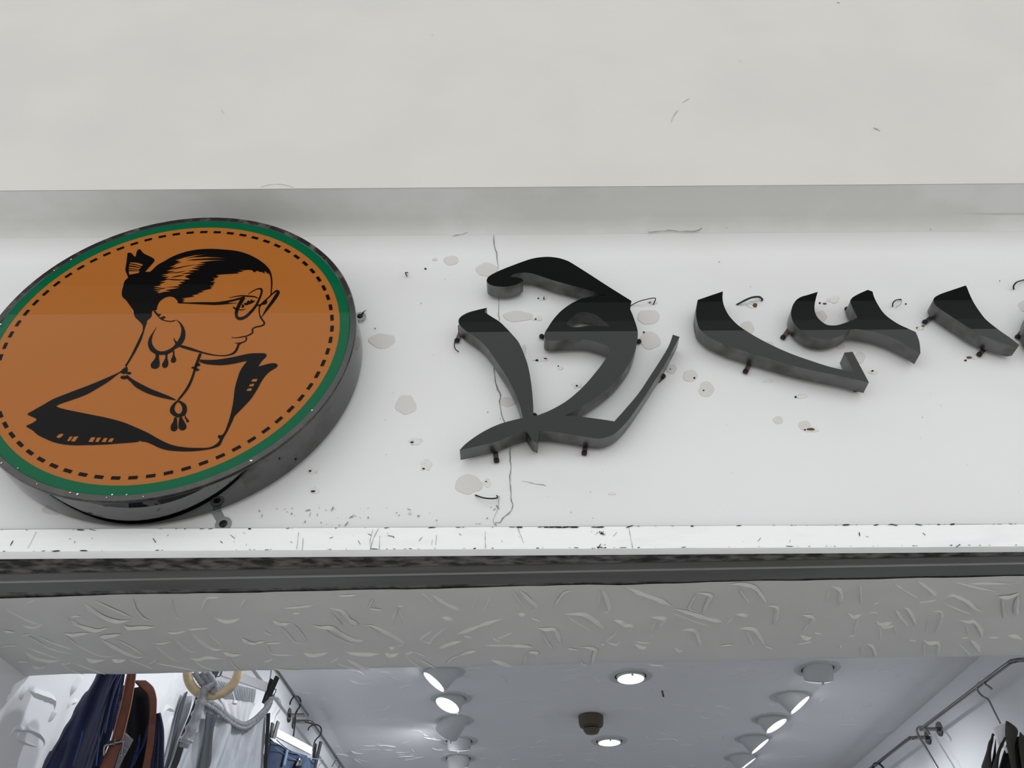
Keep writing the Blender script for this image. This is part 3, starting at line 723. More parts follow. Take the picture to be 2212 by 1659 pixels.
def crack(pts, w=1.4, parent=wall_front, Y=-0.0014, m='crack', name='crack', jit=1.0):
    c = spline(pts, False, 7)
    L, R = [], []
    for i, p in enumerate(c):
        a = c[max(0, i - 1)]; b = c[min(len(c) - 1, i + 1)]
        d = math.hypot(b[0] - a[0], b[1] - a[1]) or 1
        nx, ny = -(b[1] - a[1]) / d, (b[0] - a[0]) / d
        j = jit * random.uniform(-1.2, 1.2); ww = w * random.uniform(0.35, 1.0) / 2
        L.append((p[0] + nx * (j + ww), p[1] + ny * (j + ww))); R.append((p[0] + nx * (j - ww), p[1] + ny * (j - ww)))
    vs = [on_y(x, y, Y) for x, y in L + R]; n = len(L)
    return pydata(name, vs, [(i, i + 1, n + i + 1, n + i) for i in range(n - 1)], MT[m], parent)


CZ = lambda pts: zm(780, 380, 2.126, pts)
crack(CZ([(608, 272), (613, 320), (625, 370), (630, 425)]), 2.0)
crack(CZ([(630, 550), (631, 600), (634, 665)]), 2.2)
crack(CZ([(614, 870), (612, 910), (618, 960), (636, 1000), (638, 1050), (645, 1090), (658, 1130)]), 2.6)
crack(CZ([(620, 950), (634, 985), (645, 1010)]), 1.6)
crack(CZ([(684, 1240), (685, 1290), (688, 1330), (684, 1380), (688, 1440), (691, 1490), (698, 1520), (675, 1550), (650, 1575), (640, 1592), (616, 1592), (618, 1606)]), 2.4)
crack(CZ([(636, 1470), (630, 1520), (608, 1580), (614, 1604)]), 1.2)
CR = lambda pts: zm(1400, 380, 2.676, pts)
crack(CR([(0, 322), (60, 322), (120, 314), (200, 320), (290, 314), (335, 275)]), 1.8, Y=-0.0045)
crack(CR([(450, 298), (490, 288), (525, 285)]), 1.4, Y=-0.0045)
crack(zm(780, 380, 2.126, [(740, 1402), (800, 1412), (850, 1422)]), 1.2)
crack(zm(780, 380, 2.126, [(420, 275), (460, 268), (490, 260)]), 1.0)
for pts, w in (([(1464, 238), (1456, 248), (1450, 263)], 2.2), ([(1474, 222), (1482, 216), (1490, 212)], 1.6), ([(1886, 275), (1894, 278), (1901, 283)], 2.6), ([(1888, 279), (1897, 277)], 1.4), ([(932, 74), (936, 77)], 1.4), ([(478, 237), (486, 247)], 1.2), ([(1598, 130), (1602, 134)], 1.2), ([(1808, 4), (1814, 6)], 3.0), ([(563, 404), (580, 399), (610, 398), (634, 405)], 1.2)):
    crack(pts, w, wall_upper, Y_UP - 0.0012, 'scratch', 'scratch', 0.2)
random.seed(11)
fl = MB()
def fleck(x, y, s, Y, el=1.0, ang=None):
    a = random.uniform(0, math.pi) if ang is None else random.gauss(0, ang); k = random.uniform(0.25, 0.7)
    pts = []
    for q in range(6):
        t = q * math.tau / 6; u, v = s * math.cos(t) * el, s * k * math.sin(t)
        pts.append(on_y(x + u * math.cos(a) - v * math.sin(a), y + u * math.sin(a) + v * math.cos(a), Y))
    fl.add(pts, [tuple(range(6))[::-1]])
for _ in range(46): fleck(random.uniform(560, 1080), random.uniform(1095, 1136), random.uniform(0.8, 2.4), -0.002, random.choice((1, 1, 3)))
for _ in range(40): fleck(random.uniform(800, 2200), random.uniform(540, 1120), random.uniform(0.6, 1.6), -0.002)
for _ in range(14): fleck(random.uniform(0, 2212), random.uniform(420, 500), random.uniform(0.8, 2.2), -0.002)
tag(fl.build('paint_flecks', MT['crack'], wall_front), kind='stuff')
fl = MB()
for _ in range(120):
    x = random.uniform(0, 2212); base = 1144 - 0.0062 * x
    fleck(x, base + random.choice((1.5, 1.0, 46.5, 47)), random.choice((0.8, 1.0, 1.3, 2.4)), Y_BOARD - 0.0012, random.choice((1.5, 2.5, 4)), 0.12)
for _ in range(34): fleck(random.uniform(0, 2212), random.uniform(1150, 1180), random.uniform(0.7, 1.8), Y_BOARD - 0.0012, random.choice((1, 3, 5)))
for _ in range(26): fleck(random.gauss(1296, 9), random.choice((1150, 1153, 1183)) + random.gauss(0, 1.5), random.uniform(0.8, 2.2), Y_BOARD - 0.0012)
for x in (1105, 1122, 1166, 1180, 1192, 1206, 1222, 1240, 1246, 1284, 1296): fleck(x, 1138.6, random.uniform(1.8, 3.6), Y_BOARD - 0.0012, 3.0, 0.05)
tag(fl.build('chipped_paint', MT['dark'], board), kind='stuff')
for pts in ([(78, 1149), (70, 1165), (60, 1184)], [(805, 1144), (800, 1166), (800, 1190)], [(818, 1141), (806, 1165), (800, 1188)], [(821, 1157), (819, 1188)], [(655, 1162), (653, 1190)], [(645, 1150), (641, 1186)], [(1048, 1148), (1049, 1185)], [(934, 1165), (932, 1177)], [(943, 1155), (941, 1178)], [(1358, 1138), (1367, 1184)], [(1118, 1139), (1131, 1173)]):
    crack(pts, 1.3, board, Y_BOARD - 0.0013, 'crack', 'crack', 0.3)

# ------------------------------------------------------------------ loose wires poking from the fascia
def wire(label, pts, r=0.0011, bulge=0.012, m='wire'):
    n = len(pts); p3 = []
    for i, (x, y) in enumerate(pts):
        t = i / (n - 1); p3.append(on_y(x, y, -0.001 - bulge * math.sin(math.pi * min(1, t * 1.15))))
    o = MB().tube(smooth3(p3, 5), r, 6).build('loose_wire', MT[m], None, 60)
    return tag(o, label, 'wire', 'loose wire ends on the fascia')


wire('thin black wire running out from the flag tip of the largest letter', [(1361, 661), (1378, 652), (1395, 647), (1410, 644), (1416, 645), (1414, 652), (1411, 658)])
wire('frayed double black wire above the middle of the swoosh letter', [(1591, 658), (1606, 651), (1621, 644), (1632, 642), (1640, 642), (1647, 646), (1645, 650)], 0.0018)
wire('second strand of the frayed wire above the swoosh letter', [(1594, 656), (1608, 648), (1622, 642), (1634, 640), (1643, 641), (1648, 648)], 0.0009)
wire('small looped black wire between the y-shaped letter and the wedge letter', zm(1680, 600, 6.9125, [(1715, 430), (1722, 375), (1760, 338), (1800, 325), (1842, 322)]), 0.0013)
wire('thin grey strand closing the small wire loop beside the y-shaped letter', zm(1680, 600, 6.9125, [(1842, 322), (1850, 350), (1825, 405), (1760, 440)]), 0.0004)
wire('black wire curl at the far right above the cut-off letter', zm(1972, 580, 7.5417, [(1645, 335), (1640, 290), (1680, 232), (1740, 205), (1830, 185), (1950, 200)]), 0.0016)
wire('short black wire lying below the beige patch under the largest letter', zm(780, 380, 2.126, [(525, 1466), (560, 1478), (600, 1482), (626, 1478), (624, 1468)]), 0.0013)
wire('tiny black wire hook on the bare wall between the round sign and the letters', zm(780, 380, 2.126, [(214, 444), (204, 444), (206, 452), (211, 460)]), 0.0012)
wire('short black wire curling below the left screw of the largest letter', zm(980, 540, 5.53, [(10, 1100), (8, 1150), (25, 1190), (60, 1215)]), 0.001)
wire('black wire spike beside the washer at the right of the round sign', zm(400, 460, 5.53, [(2105, 1215), (2130, 1185), (2160, 1158)]), lambda t: 0.002 * (1 - 0.8 * t))
wire('red wire tucked under the left end of the swoosh letter', zm(1480, 610, 5.53, [(360, 822), (400, 850), (450, 860)]), 0.0014, 0.004, 'wire_red')

# ------------------------------------------------------------------ trowel ridges
def ridge(mb, pts3, nrm, w, hgt):
    """A raised plaster ridge along 3-D points, standing off along nrm."""
    c = smooth3(pts3, 4); n = len(c); N = Vector(nrm); K = 5
    vs = []; fs = []
    ln = sum((b - a).length for a, b in zip(c, c[1:]))
    s = 0.0
    for i, p in enumerate(c):
        if i: s += (p - c[i - 1]).length
        t = s / max(ln, 1e-6)
        k = max(0.12, min(1.0, 5 * t, 4 * (1 - t))) * (0.8 + 0.35 * noise.noise(p * 60))
        a = c[max(0, i - 1)]; b = c[min(n - 1, i + 1)]
        side = N.cross((b - a).normalized())
        for j in range(K):
            q = j / (K - 1) * 2 - 1
            # steep on one side, feathered on the other, as a trowel leaves it
            off = q * w * (0.6 if q < 0 else 1.0)
            vs.append(p + side * off * k + N * (hgt * k * (1 - abs(q)) ** 0.8 - 0.0006))
    for i in range(n - 1):
        for j in range(K - 1):
            a = i * K + j
            fs.append((a, a + 1, a + K + 1, a + K))
    mb.add(vs, fs)


T = 1
RP1 = [([(10, 750), (150, 830), (280, 890), (365, 910)], 0), ([(190, 915), (290, 935), (365, 905)], 0), ([(470, 740), (540, 820), (600, 880)], 0), ([(600, 850), (640, 900), (740, 935), (840, 955), (930, 930)], T), ([(600, 850), (650, 835), (700, 840)], 0), ([(700, 710), (780, 780), (900, 850), (1020, 880), (1120, 865)], T), ([(800, 700), (950, 770), (1130, 850)], 0), ([(1130, 690), (1150, 770), (1220, 850), (1310, 880)], 0), ([(1465, 690), (1475, 770), (1510, 850), (1590, 865)], 0), ([(1720, 800), (1740, 740), (1780, 680), (1860, 675), (1910, 650)], 0), ([(2035, 790), (2070, 730), (2110, 670)], 0), ([(1830, 850), (1900, 875), (1970, 878), (2050, 858)], T), ([(1050, 910), (1100, 935), (1200, 930), (1320, 928)], T), ([(540, 980), (620, 995), (700, 985), (765, 980)], T), ([(560, 1000), (640, 1070), (750, 1130), (870, 1175), (1020, 1180)], 0), ([(840, 1015), (920, 1005), (1035, 990)], T), ([(850, 1025), (960, 1090), (1080, 1150), (1170, 1185), (1235, 1180)], T), ([(1000, 1040), (1120, 1100), (1235, 1175)], 0), ([(1310, 1065), (1380, 1070), (1470, 1050)], 0), ([(1310, 1070), (1400, 1150), (1500, 1215), (1580, 1225)], 0), ([(1420, 970), (1490, 980), (1590, 962)], 0), ([(1460, 990), (1540, 1080), (1620, 1135), (1690, 1140)], 0), ([(1600, 950), (1680, 945), (1780, 940)], 0), ([(1630, 970), (1710, 1050), (1820, 1115), (1920, 1120)], T), ([(1780, 990), (1860, 1060), (1920, 1115)], 0), ([(2060, 1025), (2120, 1060), (2212, 1070)], T), ([(1900, 1140), (1980, 1165), (2070, 1160)], T), ([(1620, 1195), (1700, 1205), (1780, 1185), (1900, 1200)], T), ([(1660, 1220), (1740, 1270), (1850, 1300)], 0), ([(1950, 1190), (1990, 1260), (2050, 1300)], 0), ([(730, 1190), (800, 1215), (900, 1205)], T), ([(950, 1200), (1010, 1212), (1080, 1205)], T), ([(1090, 1200), (1200, 1240), (1340, 1300)], 0), ([(1300, 1230), (1500, 1265), (1700, 1305)], 0), ([(1240, 1250), (1300, 1230), (1340, 1195)], 0), ([(510, 1235), (560, 1245), (610, 1230)], 0), ([(520, 1245), (620, 1300), (720, 1335)], 0), ([(620, 1235), (750, 1280), (900, 1335)], 0), ([(210, 1140), (300, 1190), (420, 1215), (530, 1210)], T), ([(240, 1110), (360, 1150), (530, 1210)], 0), ([(270, 1255), (340, 1275), (400, 1260)], T), ([(200, 990), (300, 1040), (400, 1100), (520, 1140), (660, 1160)], 0), ([(330, 1010), (480, 1075), (650, 1125)], 0), ([(0, 1110), (50, 1090), (160, 1085)], 0), ([(30, 960), (130, 975)], 0), ([(190, 1000), (260, 990)], 0), ([(150, 1222), (245, 1222)], 0), ([(190, 720), (250, 715), (310, 690)], 0)]
RP2 = [([(640, 770), (740, 790), (800, 860), (870, 905), (840, 930)], T), ([(650, 800), (690, 860), (750, 920)], 0), ([(480, 905), (560, 930), (650, 930), (740, 985), (830, 1030), (915, 1050), (880, 1095)], T), ([(600, 950), (700, 1020), (880, 1095)], 0), ([(940, 910), (1010, 920), (1100, 960), (1190, 1010), (1270, 1075), (1200, 1090)], T), ([(980, 925), (1070, 1000), (1130, 1050)], 0), ([(1400, 620), (1500, 700), (1620, 810)], 0), ([(1500, 640), (1620, 720), (1750, 780), (1700, 800)], T), ([(1590, 840), (1660, 850), (1700, 870)], T), ([(1900, 650), (1870, 740), (1860, 830), (1910, 840)], 0), ([(2000, 640), (1990, 720), (1920, 830)], 0), ([(1730, 990), (1880, 930), (2020, 880), (2130, 860)], T), ([(1400, 1050), (1470, 1060), (1500, 1065), (1540, 1010), (1660, 910)], 0), ([(1400, 1040), (1440, 1010), (1520, 960)], 0), ([(1570, 1110), (1680, 1065), (1780, 1045)], T), ([(1780, 1000), (1860, 1018)], 0), ([(2030, 1020), (2070, 1045), (2110, 1045)], 0), ([(2070, 1030), (2212, 970)], 0), ([(1960, 1085), (2212, 1085)], 0), ([(1750, 1170), (1830, 1140), (1900, 1130)], T), ([(1640, 1250), (1680, 1200), (1760, 1165)], 0), ([(2020, 1210), (2120, 1240), (2200, 1275)], T), ([(1270, 1165), (1360, 1240), (1440, 1280)], 0), ([(1280, 1160), (1360, 1140)], 0), ([(1360, 1140), (1460, 1180)], 0), ([(1400, 1200), (1540, 1280)], 0), ([(1110, 1150), (1160, 1170), (1230, 1155)], T), ([(1110, 1170), (1110, 1230), (1100, 1280)], 0), ([(770, 1140), (900, 1155), (1070, 1160)], T), ([(780, 1200), (880, 1250), (980, 1300)], T), ([(690, 1230), (800, 1270), (940, 1305)], 0), ([(640, 1230), (680, 1215), (720, 1190)], 0), ([(415, 1150), (490, 1170), (560, 1160), (630, 1145)], T), ([(445, 1180), (450, 1260)], 0), ([(220, 920), (290, 1000), (350, 1060), (455, 1065)], 0), ([(330, 900), (400, 990), (450, 1060)], 0), ([(150, 870), (220, 900), (305, 895)], T), ([(75, 960), (110, 985), (160, 992)], 0), ([(90, 1070), (230, 1060)], 0), ([(110, 1080), (150, 1160), (370, 1165)], 0), ([(80, 1220), (120, 1215), (160, 1195)], T), ([(0, 1065), (90, 1050)], 0), ([(160, 1280), (280, 1300), (400, 1300)], T), ([(1220, 750), (1270, 750)], 0), ([(1220, 755), (1190, 840), (1170, 930)], 0), ([(1220, 755), (1250, 840), (1270, 930)], 0), ([(980, 770), (1090, 785)], 0), ([(1010, 690), (970, 770)], 0), ([(240, 770), (360, 760), (520, 740)], 0), ([(320, 810), (390, 810)], 0), ([(700, 660), (800, 660), (880, 650)], 0), ([(1140, 1105), (1200, 1105)], T)]
RP3 = [([(20, 610), (80, 700), (160, 800)], 0), ([(80, 610), (150, 680), (230, 760), (190, 800)], T), ([(380, 760), (430, 690), (480, 630), (560, 620)], 0), ([(770, 610), (765, 720), (750, 815)], 0), ([(790, 610), (820, 680), (850, 790), (790, 800)], T), ([(1000, 590), (1120, 640), (1260, 690), (1390, 750)], T), ([(1400, 770), (1550, 810), (1690, 855), (1800, 880), (1790, 910)], T), ([(1370, 800), (1550, 870), (1740, 930)], 0), ([(1600, 635), (1710, 655), (1690, 720), (1650, 810)], T), ([(1600, 640), (1550, 730), (1540, 780), (1640, 805)], 0), ([(460, 820), (560, 815), (640, 820), (720, 870), (780, 920), (810, 960)], T), ([(490, 835), (600, 905), (725, 980)], 0), ([(880, 870), (940, 880), (980, 910), (1040, 915), (1030, 960)], T), ([(1210, 845), (1330, 855), (1300, 900), (1270, 960)], T), ([(1250, 860), (1215, 960), (1210, 1000), (1270, 1030)], 0), ([(225, 935), (310, 945), (380, 945), (410, 1010), (445, 1070)], T), ([(280, 960), (310, 1040), (380, 1130)], 0), ([(940, 910), (900, 990), (830, 1050), (920, 1075), (980, 1010)], 0), ([(1450, 970), (1520, 945), (1580, 960), (1610, 1030), (1640, 1110)], T), ([(1530, 970), (1535, 1050), (1550, 1130)], 0), ([(1930, 820), (2010, 825), (1980, 870)], T), ([(1920, 830), (1850, 910)], 0), ([(1940, 950), (2010, 935), (2080, 945), (2130, 1010), (2180, 1080)], T), ([(2010, 950), (2050, 1020), (2090, 1100)], 0), ([(0, 1090), (100, 1085), (200, 1100)], T), ([(160, 1140), (230, 1145), (215, 1180)], T), ([(150, 1145), (120, 1260)], 0), ([(500, 1110), (590, 1125)], 0), ([(600, 1105), (660, 1100), (730, 1120), (720, 1180), (700, 1260)], T), ([(600, 1190), (620, 1240), (680, 1270)], 0), ([(1070, 1050), (1140, 1060), (1220, 1060)], 0), ([(1070, 1075), (1130, 1100), (1180, 1095)], T), ([(1400, 1095), (1440, 1125), (1495, 1130)], T), ([(1790, 1090), (1890, 1080), (1890, 1105)], 0), ([(1960, 600), (2010, 680), (2060, 735)], 0), ([(1870, 565), (1980, 560), (2080, 585), (2140, 650), (2200, 730)], T), ([(1180, 1245), (1260, 1255), (1330, 1255)], 0), ([(780, 1075), (810, 1080)], 0), ([(75, 820), (140, 818)], T), ([(180, 850), (270, 880)], 0)]
RP4 = [([(0, 750), (95, 755), (95, 830), (75, 910)], T), ([(315, 825), (390, 835), (410, 865), (375, 905)], T), ([(370, 900), (320, 980)], 0), ([(300, 1000), (350, 1020), (405, 1015)], T), ([(260, 1075), (340, 1065), (410, 1050)], 0), ([(420, 975), (490, 985)], 0), ([(560, 580), (620, 600), (645, 640), (635, 740)], T), ([(555, 600), (515, 720)], 0), ([(810, 550), (820, 740)], 0), ([(710, 805), (750, 840), (830, 820)], T), ([(880, 805), (945, 805), (945, 830)], 0), ([(790, 850), (755, 1000)], 0), ([(710, 1005), (770, 1000)], 0), ([(925, 735), (970, 715)], 0), ([(950, 875), (985, 900), (1100, 880)], T), ([(985, 925), (1110, 915)], T), ([(975, 920), (990, 1050)], 0), ([(1100, 915), (1130, 1000)], 0), ([(1110, 770), (1160, 850), (1240, 930)], T), ([(1160, 760), (1210, 770), (1260, 850), (1290, 930)], T), ([(1090, 550), (1200, 620), (1340, 700)], 0), ([(1310, 540), (1390, 600), (1470, 665)], T), ([(1300, 715), (1380, 710), (1480, 690)], 0), ([(1490, 705), (1570, 660), (1620, 660), (1720, 710), (1790, 770), (1870, 800)], T), ([(1510, 715), (1650, 780), (1790, 830)], 0), ([(1410, 800), (1500, 795), (1495, 860), (1460, 970), (1400, 1000)], T), ([(1410, 810), (1380, 910), (1370, 990)], 0), ([(1640, 870), (1720, 880), (1780, 880), (1830, 950), (1855, 1030)], T), ([(1710, 900), (1740, 1010)], 0), ([(1345, 1035), (1390, 1060), (1470, 1060), (1475, 1120), (1460, 1190)], T), ([(1350, 1050), (1360, 1180)], 0), ([(870, 1070), (910, 1090), (935, 1150), (940, 1190)], T), ([(830, 1090), (820, 1170)], 0), ([(1635, 1055), (1700, 1120), (1760, 1185)], 0), ([(1750, 1030), (1800, 1090), (1840, 1150)], T), ([(1610, 540), (1800, 590), (1980, 625)], 0), ([(1720, 560), (1900, 555), (2100, 560)], 0), ([(1990, 670), (2080, 670), (2175, 640)], T), ([(2025, 690), (2040, 860)], 0), ([(2160, 660), (2140, 760), (2150, 830), (2180, 825)], T), ([(2070, 1000), (2130, 1005), (2200, 1040)], T), ([(1230, 1035), (1295, 1048)], 0), ([(1670, 1020), (1740, 1020)], 0), ([(1910, 1015), (2000, 1020)], 0), ([(0, 1090), (70, 1115)], 0), ([(635, 1080), (650, 1110)], 0)]
mb = MB()
for ox, lst in ((0, RP1), (550, RP2), (1100, RP3), (1652, RP4)):
    for pts, th in lst:
        p3 = [on_z(x / 3.95 + ox, y / 3.95 + 1120, SOF_Z - 0.0008) for x, y in pts]
        ridge(mb, p3, (0, 0, -1), 0.0066 if th else 0.0036, 0.0058 if th else 0.0030)
tag(mb.build('trowel_ridges', MT['plaster'], lintel, 60), kind='stuff')

# relief on the interior ceiling and walls: short trowel strokes
random.seed(5)
mb = MB()
for _ in range(620):
    x = random.uniform(X_LEFT + 0.05, X_RIGHT - 0.05); y = random.uniform(Y_SOF + 0.02, 4.4)
    a = random.gauss(0.0, 0.55) + (math.pi / 2 if random.random() < 0.18 else 0); l = random.uniform(0.05, 0.13); b = random.uniform(-0.3, 0.3)
    d = Vector((math.cos(a), math.sin(a), 0)); s = Vector((-d.y, d.x, 0)); c = Vector((x, y, CEIL_Z))
    ridge(mb, [c - d * l / 2, c + s * b * l, c + d * l / 2], (0, 0, -1), random.uniform(0.005, 0.011), random.uniform(0.003, 0.006))
tag(mb.build('ceiling_trowel_ridges', MT['inner'], bpy.data.objects['ceiling'], 60), kind='stuff')
mb = MB()
LW = [(0, [(340, 540), (345, 440), (440, 300)], 0.012), (0, [(480, 390), (600, 450), (740, 500), (860, 570), (870, 700)], 0.016), (0, [(880, 700), (840, 760), (780, 880)], 0.014), (0, [(1120, 480), (1160, 370), (1250, 220), (1330, 170)], 0.014), (0, [(1060, 690), (1120, 590), (1200, 560), (1245, 515)], 0.010), (0, [(150, 1120), (230, 1000), (330, 1010), (480, 1020), (620, 1090), (700, 1180), (700, 1260), (650, 1330)], 0.010), (0, [(250, 1150), (400, 1220), (600, 1280)], 0.006), (0, [(160, 420), (110, 560)], 0.006), (180, [(1310, 590), (1370, 400), (1430, 200), (1540, 130)], 0.014), (180, [(1550, 180), (1480, 330), (1400, 620)], 0.008), (180, [(1260, 760), (1330, 660), (1450, 720)], 0.012), (180, [(1440, 780), (1370, 860), (1300, 1150)], 0.012)]
for ox, pts, w in LW:
    ridge(mb, [on_x(x / 7.373 + ox, y / 7.373 + 1440, X_LEFT + 0.0005) for x, y in pts], (1, 0, 0), w, w * 0.75)
for _ in range(60):
    c = Vector((X_LEFT, random.uniform(1.6, 4.5), random.uniform(1.6, 2.85))); a = random.uniform(0, 3.1); l = random.uniform(0.05, 0.12)
    d = Vector((0, math.cos(a), math.sin(a)))
    ridge(mb, [c - d * l / 2, c + Vector((0, -d.z, d.y)) * l * 0.2, c + d * l / 2], (1, 0, 0), 0.006, 0.002)
tag(mb.build('left_wall_trowel_ridges', MT['inner'], wall_left, 60), kind='stuff')
mb = MB()
for _ in range(150):
    c = Vector((X_RIGHT, random.uniform(1.0, 4.2), random.uniform(1.8, 2.85))); a = random.uniform(0, 3.1); l = random.uniform(0.04, 0.12)
    d = Vector((0, math.cos(a), math.sin(a)))
    ridge(mb, [c - d * l / 2, c + Vector((0, -d.z, d.y)) * l * 0.25, c + d * l / 2], (-1, 0, 0), 0.004, 0.0015)
tag(mb.build('right_wall_trowel_ridges', MT['inner'], wall_right, 60), kind='stuff')

# ------------------------------------------------------------------ ceiling spotlights
R_FL = (on_z(1410, 1460, CEIL_Z).x - on_z(1313, 1460, CEIL_Z).x) / 2
R_IN = R_FL * 0.66


def lamp(label, pxy, tilt, lit_px=True, power=1.0, spread=90):
    c = on_z(pxy[0], pxy[1], CEIL_Z)
    root = empty('ceiling_spotlight', (c.x, c.y, CEIL_Z))
    tag(root, label, 'spotlight', 'adjustable ceiling spotlights')
    dn = Vector((0, 0, -1))
    MB().lathe([(R_IN * 1.06, 0.003), (R_IN * 1.10, 0.005), (R_FL * 0.97, 0.004), (R_FL, 0.0)], c, dn, 40).build('flange', MT['lamp_body'], root, 40)
    MB().lathe([(R_IN * 0.9, 0.0012), (R_IN * 1.07, 0.0012)], c, dn, 40).build('recess', MT['lamp_gap'], root)
    a = Vector(tilt).normalized()
    t = math.acos(min(1, a.dot(dn)))
    hgt = R_IN * math.tan(t) * 0.95 + 0.012
    r = R_IN * 0.97
    MB().lathe([(0.0001, -R_IN * math.tan(t) - 0.015), (r, -R_IN * math.tan(t) - 0.015), (r, 0.0), (r * 0.97, hgt - 0.004), (r * 0.93, hgt), (r * 0.86, hgt - 0.001), (r * 0.82, hgt - 0.012)], c, a, 40).build('housing', MT['lamp_body'], root, 50)
    MB().lathe([(r * 0.92, hgt + 0.0006), (r * 0.80, hgt + 0.001), (r * 0.74, hgt - 0.006)], c, a, 40).build('lens_ring', MT['lamp_lens'], root, 40)
    MB().lathe([(0.0001, hgt - 0.004), (r * 0.80, hgt - 0.004)], c, a, 40).build('lit_lens', MT['lamp_on'], root)
    # small locking tab at the lip
    side = (a - dn * a.dot(dn)); side = side.normalized() if side.length > 0.05 else Vector((0, -1, 0))
    low = (dn - a * dn.dot(a)); low = low.normalized() if low.length > 0.05 else Vector((0, -1, 0))
    MB().box(c + a * (hgt + 0.002) + low * r * 0.97, 0.008, 0.008, 0.012).build('tab', MT['lamp_body'], root)
    ld = bpy.data.lights.new('spot_beam', 'SPOT'); ld.energy = LAMP_W * power; ld.spot_size = math.radians(spread); ld.spot_blend = 0.8
    ld.shadow_soft_size = 0.03; ld.color = (0.93, 0.96, 1.0)
    lo = bpy.data.objects.new('spot_beam', ld); COL.objects.link(lo)
    lo.parent = root
    lo.location = a * (hgt + 0.004); lo.rotation_euler = a.to_track_quat('-Z', 'Y').to_euler()
    return root


lamp('lit spotlight at the head of the left row, half under the lintel edge, tilted left', (957, 1450), (-0.62, -0.02, -0.80), power=3.0, spread=140)
lamp('second lit spotlight in the left row, its round bright lens facing out', (974, 1508), (-0.36, -0.20, -0.92), power=3, spread=140)
lamp('third spotlight in the left row, turned away with a grey tapering back', (980, 1556), (-0.50, 0.55, -0.70), power=3, spread=140)
lamp('fourth spotlight in the left row, pale short barrel turned to the back', (992, 1600), (0.0, 0.42, -0.90))
lamp('lowest spotlight in the left row at the bottom edge of the photo', (990, 1637), (0.0, 0.45, -0.90))
lamp('lit round downlight alone in the middle of the ceiling, nearest the lintel', (1362, 1460), (0.0, -0.04, -1.0))
lamp('lit downlight below the brown smoke detector', (1316, 1600), (0.0, 0.0, -1.0))
lamp('first spotlight of the right row, grey barrel turned away beside the lintel', (1766, 1444), (0.05, 0.50, -0.86))
lamp('lit spotlight second in the right row with a wide flange', (1709, 1503), (0.56, -0.08, -0.83), power=2.2, spread=110)
lamp('third lit spotlight in the right row, its oval lens showing widest', (1666, 1552), (0.42, -0.10, -0.90), power=2.2, spread=110)
lamp('fourth lit spotlight in the right row with a slim oval lens', (1627, 1594), (0.54, -0.04, -0.84), power=2.2, spread=110)
lamp('last spotlight of the right row, showing only a thin bright line', (1601, 1634), (0.52, 0.03, -0.85))

# unseen spotlights added towards the door, lighting clothes and right wall from the front
def px_of(x, y, z):
    v = Vector((x, y, z)) - CAM
    d = v.dot(fwd)
    return (CX + F_PX * v.dot(RIGHT) / d, CY - F_PX * v.dot(UP) / d)


lamp('spotlight over the jogging trousers, hidden from the street by the lintel', px_of(-0.25, 1.30, CEIL_Z), (-0.62, -0.20, -0.75), power=2.3, spread=130)
lamp('spotlight over the navy jacket, hidden from the street by the lintel', px_of(-0.25, 0.86, CEIL_Z), (-0.60, -0.10, -0.78), power=2.0, spread=130)
lamp('spotlight over the dark garment on the right wall, hidden from the street by the lintel', px_of(1.25, 1.55, CEIL_Z), (0.55, 0.0, -0.83), power=1.2, spread=110)

# smoke detector and a loose screw in the ceiling
c = on_z(1276, 1546, CEIL_Z)
rr = (on_z(1303, 1546, CEIL_Z).x - on_z(1249, 1546, CEIL_Z).x) / 2
det = empty('smoke_detector', (c.x, c.y, CEIL_Z))
tag(det, 'dark brown smoke detector on the shop ceiling', 'smoke detector')
MB().lathe([(rr * 0.9, 0.0), (rr, 0.004), (rr * 0.98, 0.035), (rr * 0.90, 0.052), (rr * 0.62, 0.060)], c, (0, 0, -1), 32).build('base', MT['detector'], det, 35)
MB().lathe([(rr * 0.60, 0.058), (rr * 0.60, 0.064)], c, (0, 0, -1), 32).build('vent_slot', MT['dark'], det, 35)
MB().lathe([(rr * 0.66, 0.064), (rr * 0.64, 0.070), (rr * 0.5, 0.083), (0.0001, 0.086)], c, (0, 0, -1), 32).build('cap', MT['detector'], det, 35)
p = on_z(1430, 1492, CEIL_Z)
tag(MB().tube([p, p + Vector((0.002, 0, -0.012)), p + Vector((0.004, 0, -0.028))], 0.004, 8).build('ceiling_screw', MT['rust'], None, 60), 'rusty screw sticking out of the shop ceiling right of the middle downlight', 'screw')

# ------------------------------------------------------------------ hanging rails
XL = X_LEFT + 0.085
e1 = on_x(664, 1545, XL); f1 = on_x(599, 1452, XL)
rail = empty('hanging_rail', e1); tag(rail, 'nearer steel hanging rail on the left wall, ending at a wall flange', 'rail', 'steel hanging rails')
MB().tube([f1 + (f1 - e1) * 0.8, f1, e1], 0.0085, 10).build('rail_tube', MT['chrome'], rail, 60)
MB().tube([e1 + Vector((0.006, 0, 0)), Vector((X_LEFT, e1.y, e1.z))], 0.0085, 10).build('wall_post', MT['chrome'], rail, 60)
MB().lathe([(0.0001, 0.006), (0.030, 0.005), (0.033, 0.0)], (X_LEFT, e1.y, e1.z), (1, 0, 0), 24).build('wall_flange', MT['chrome'], rail, 40)
e2 = on_x(676, 1563, XL); f2 = on_x(745, 1665, XL)
rail = empty('hanging_rail', e2); tag(rail, 'farther steel hanging rail on the left wall, running down past the jeans', 'rail', 'steel hanging rails')
dr = (f2 - e2).normalized()
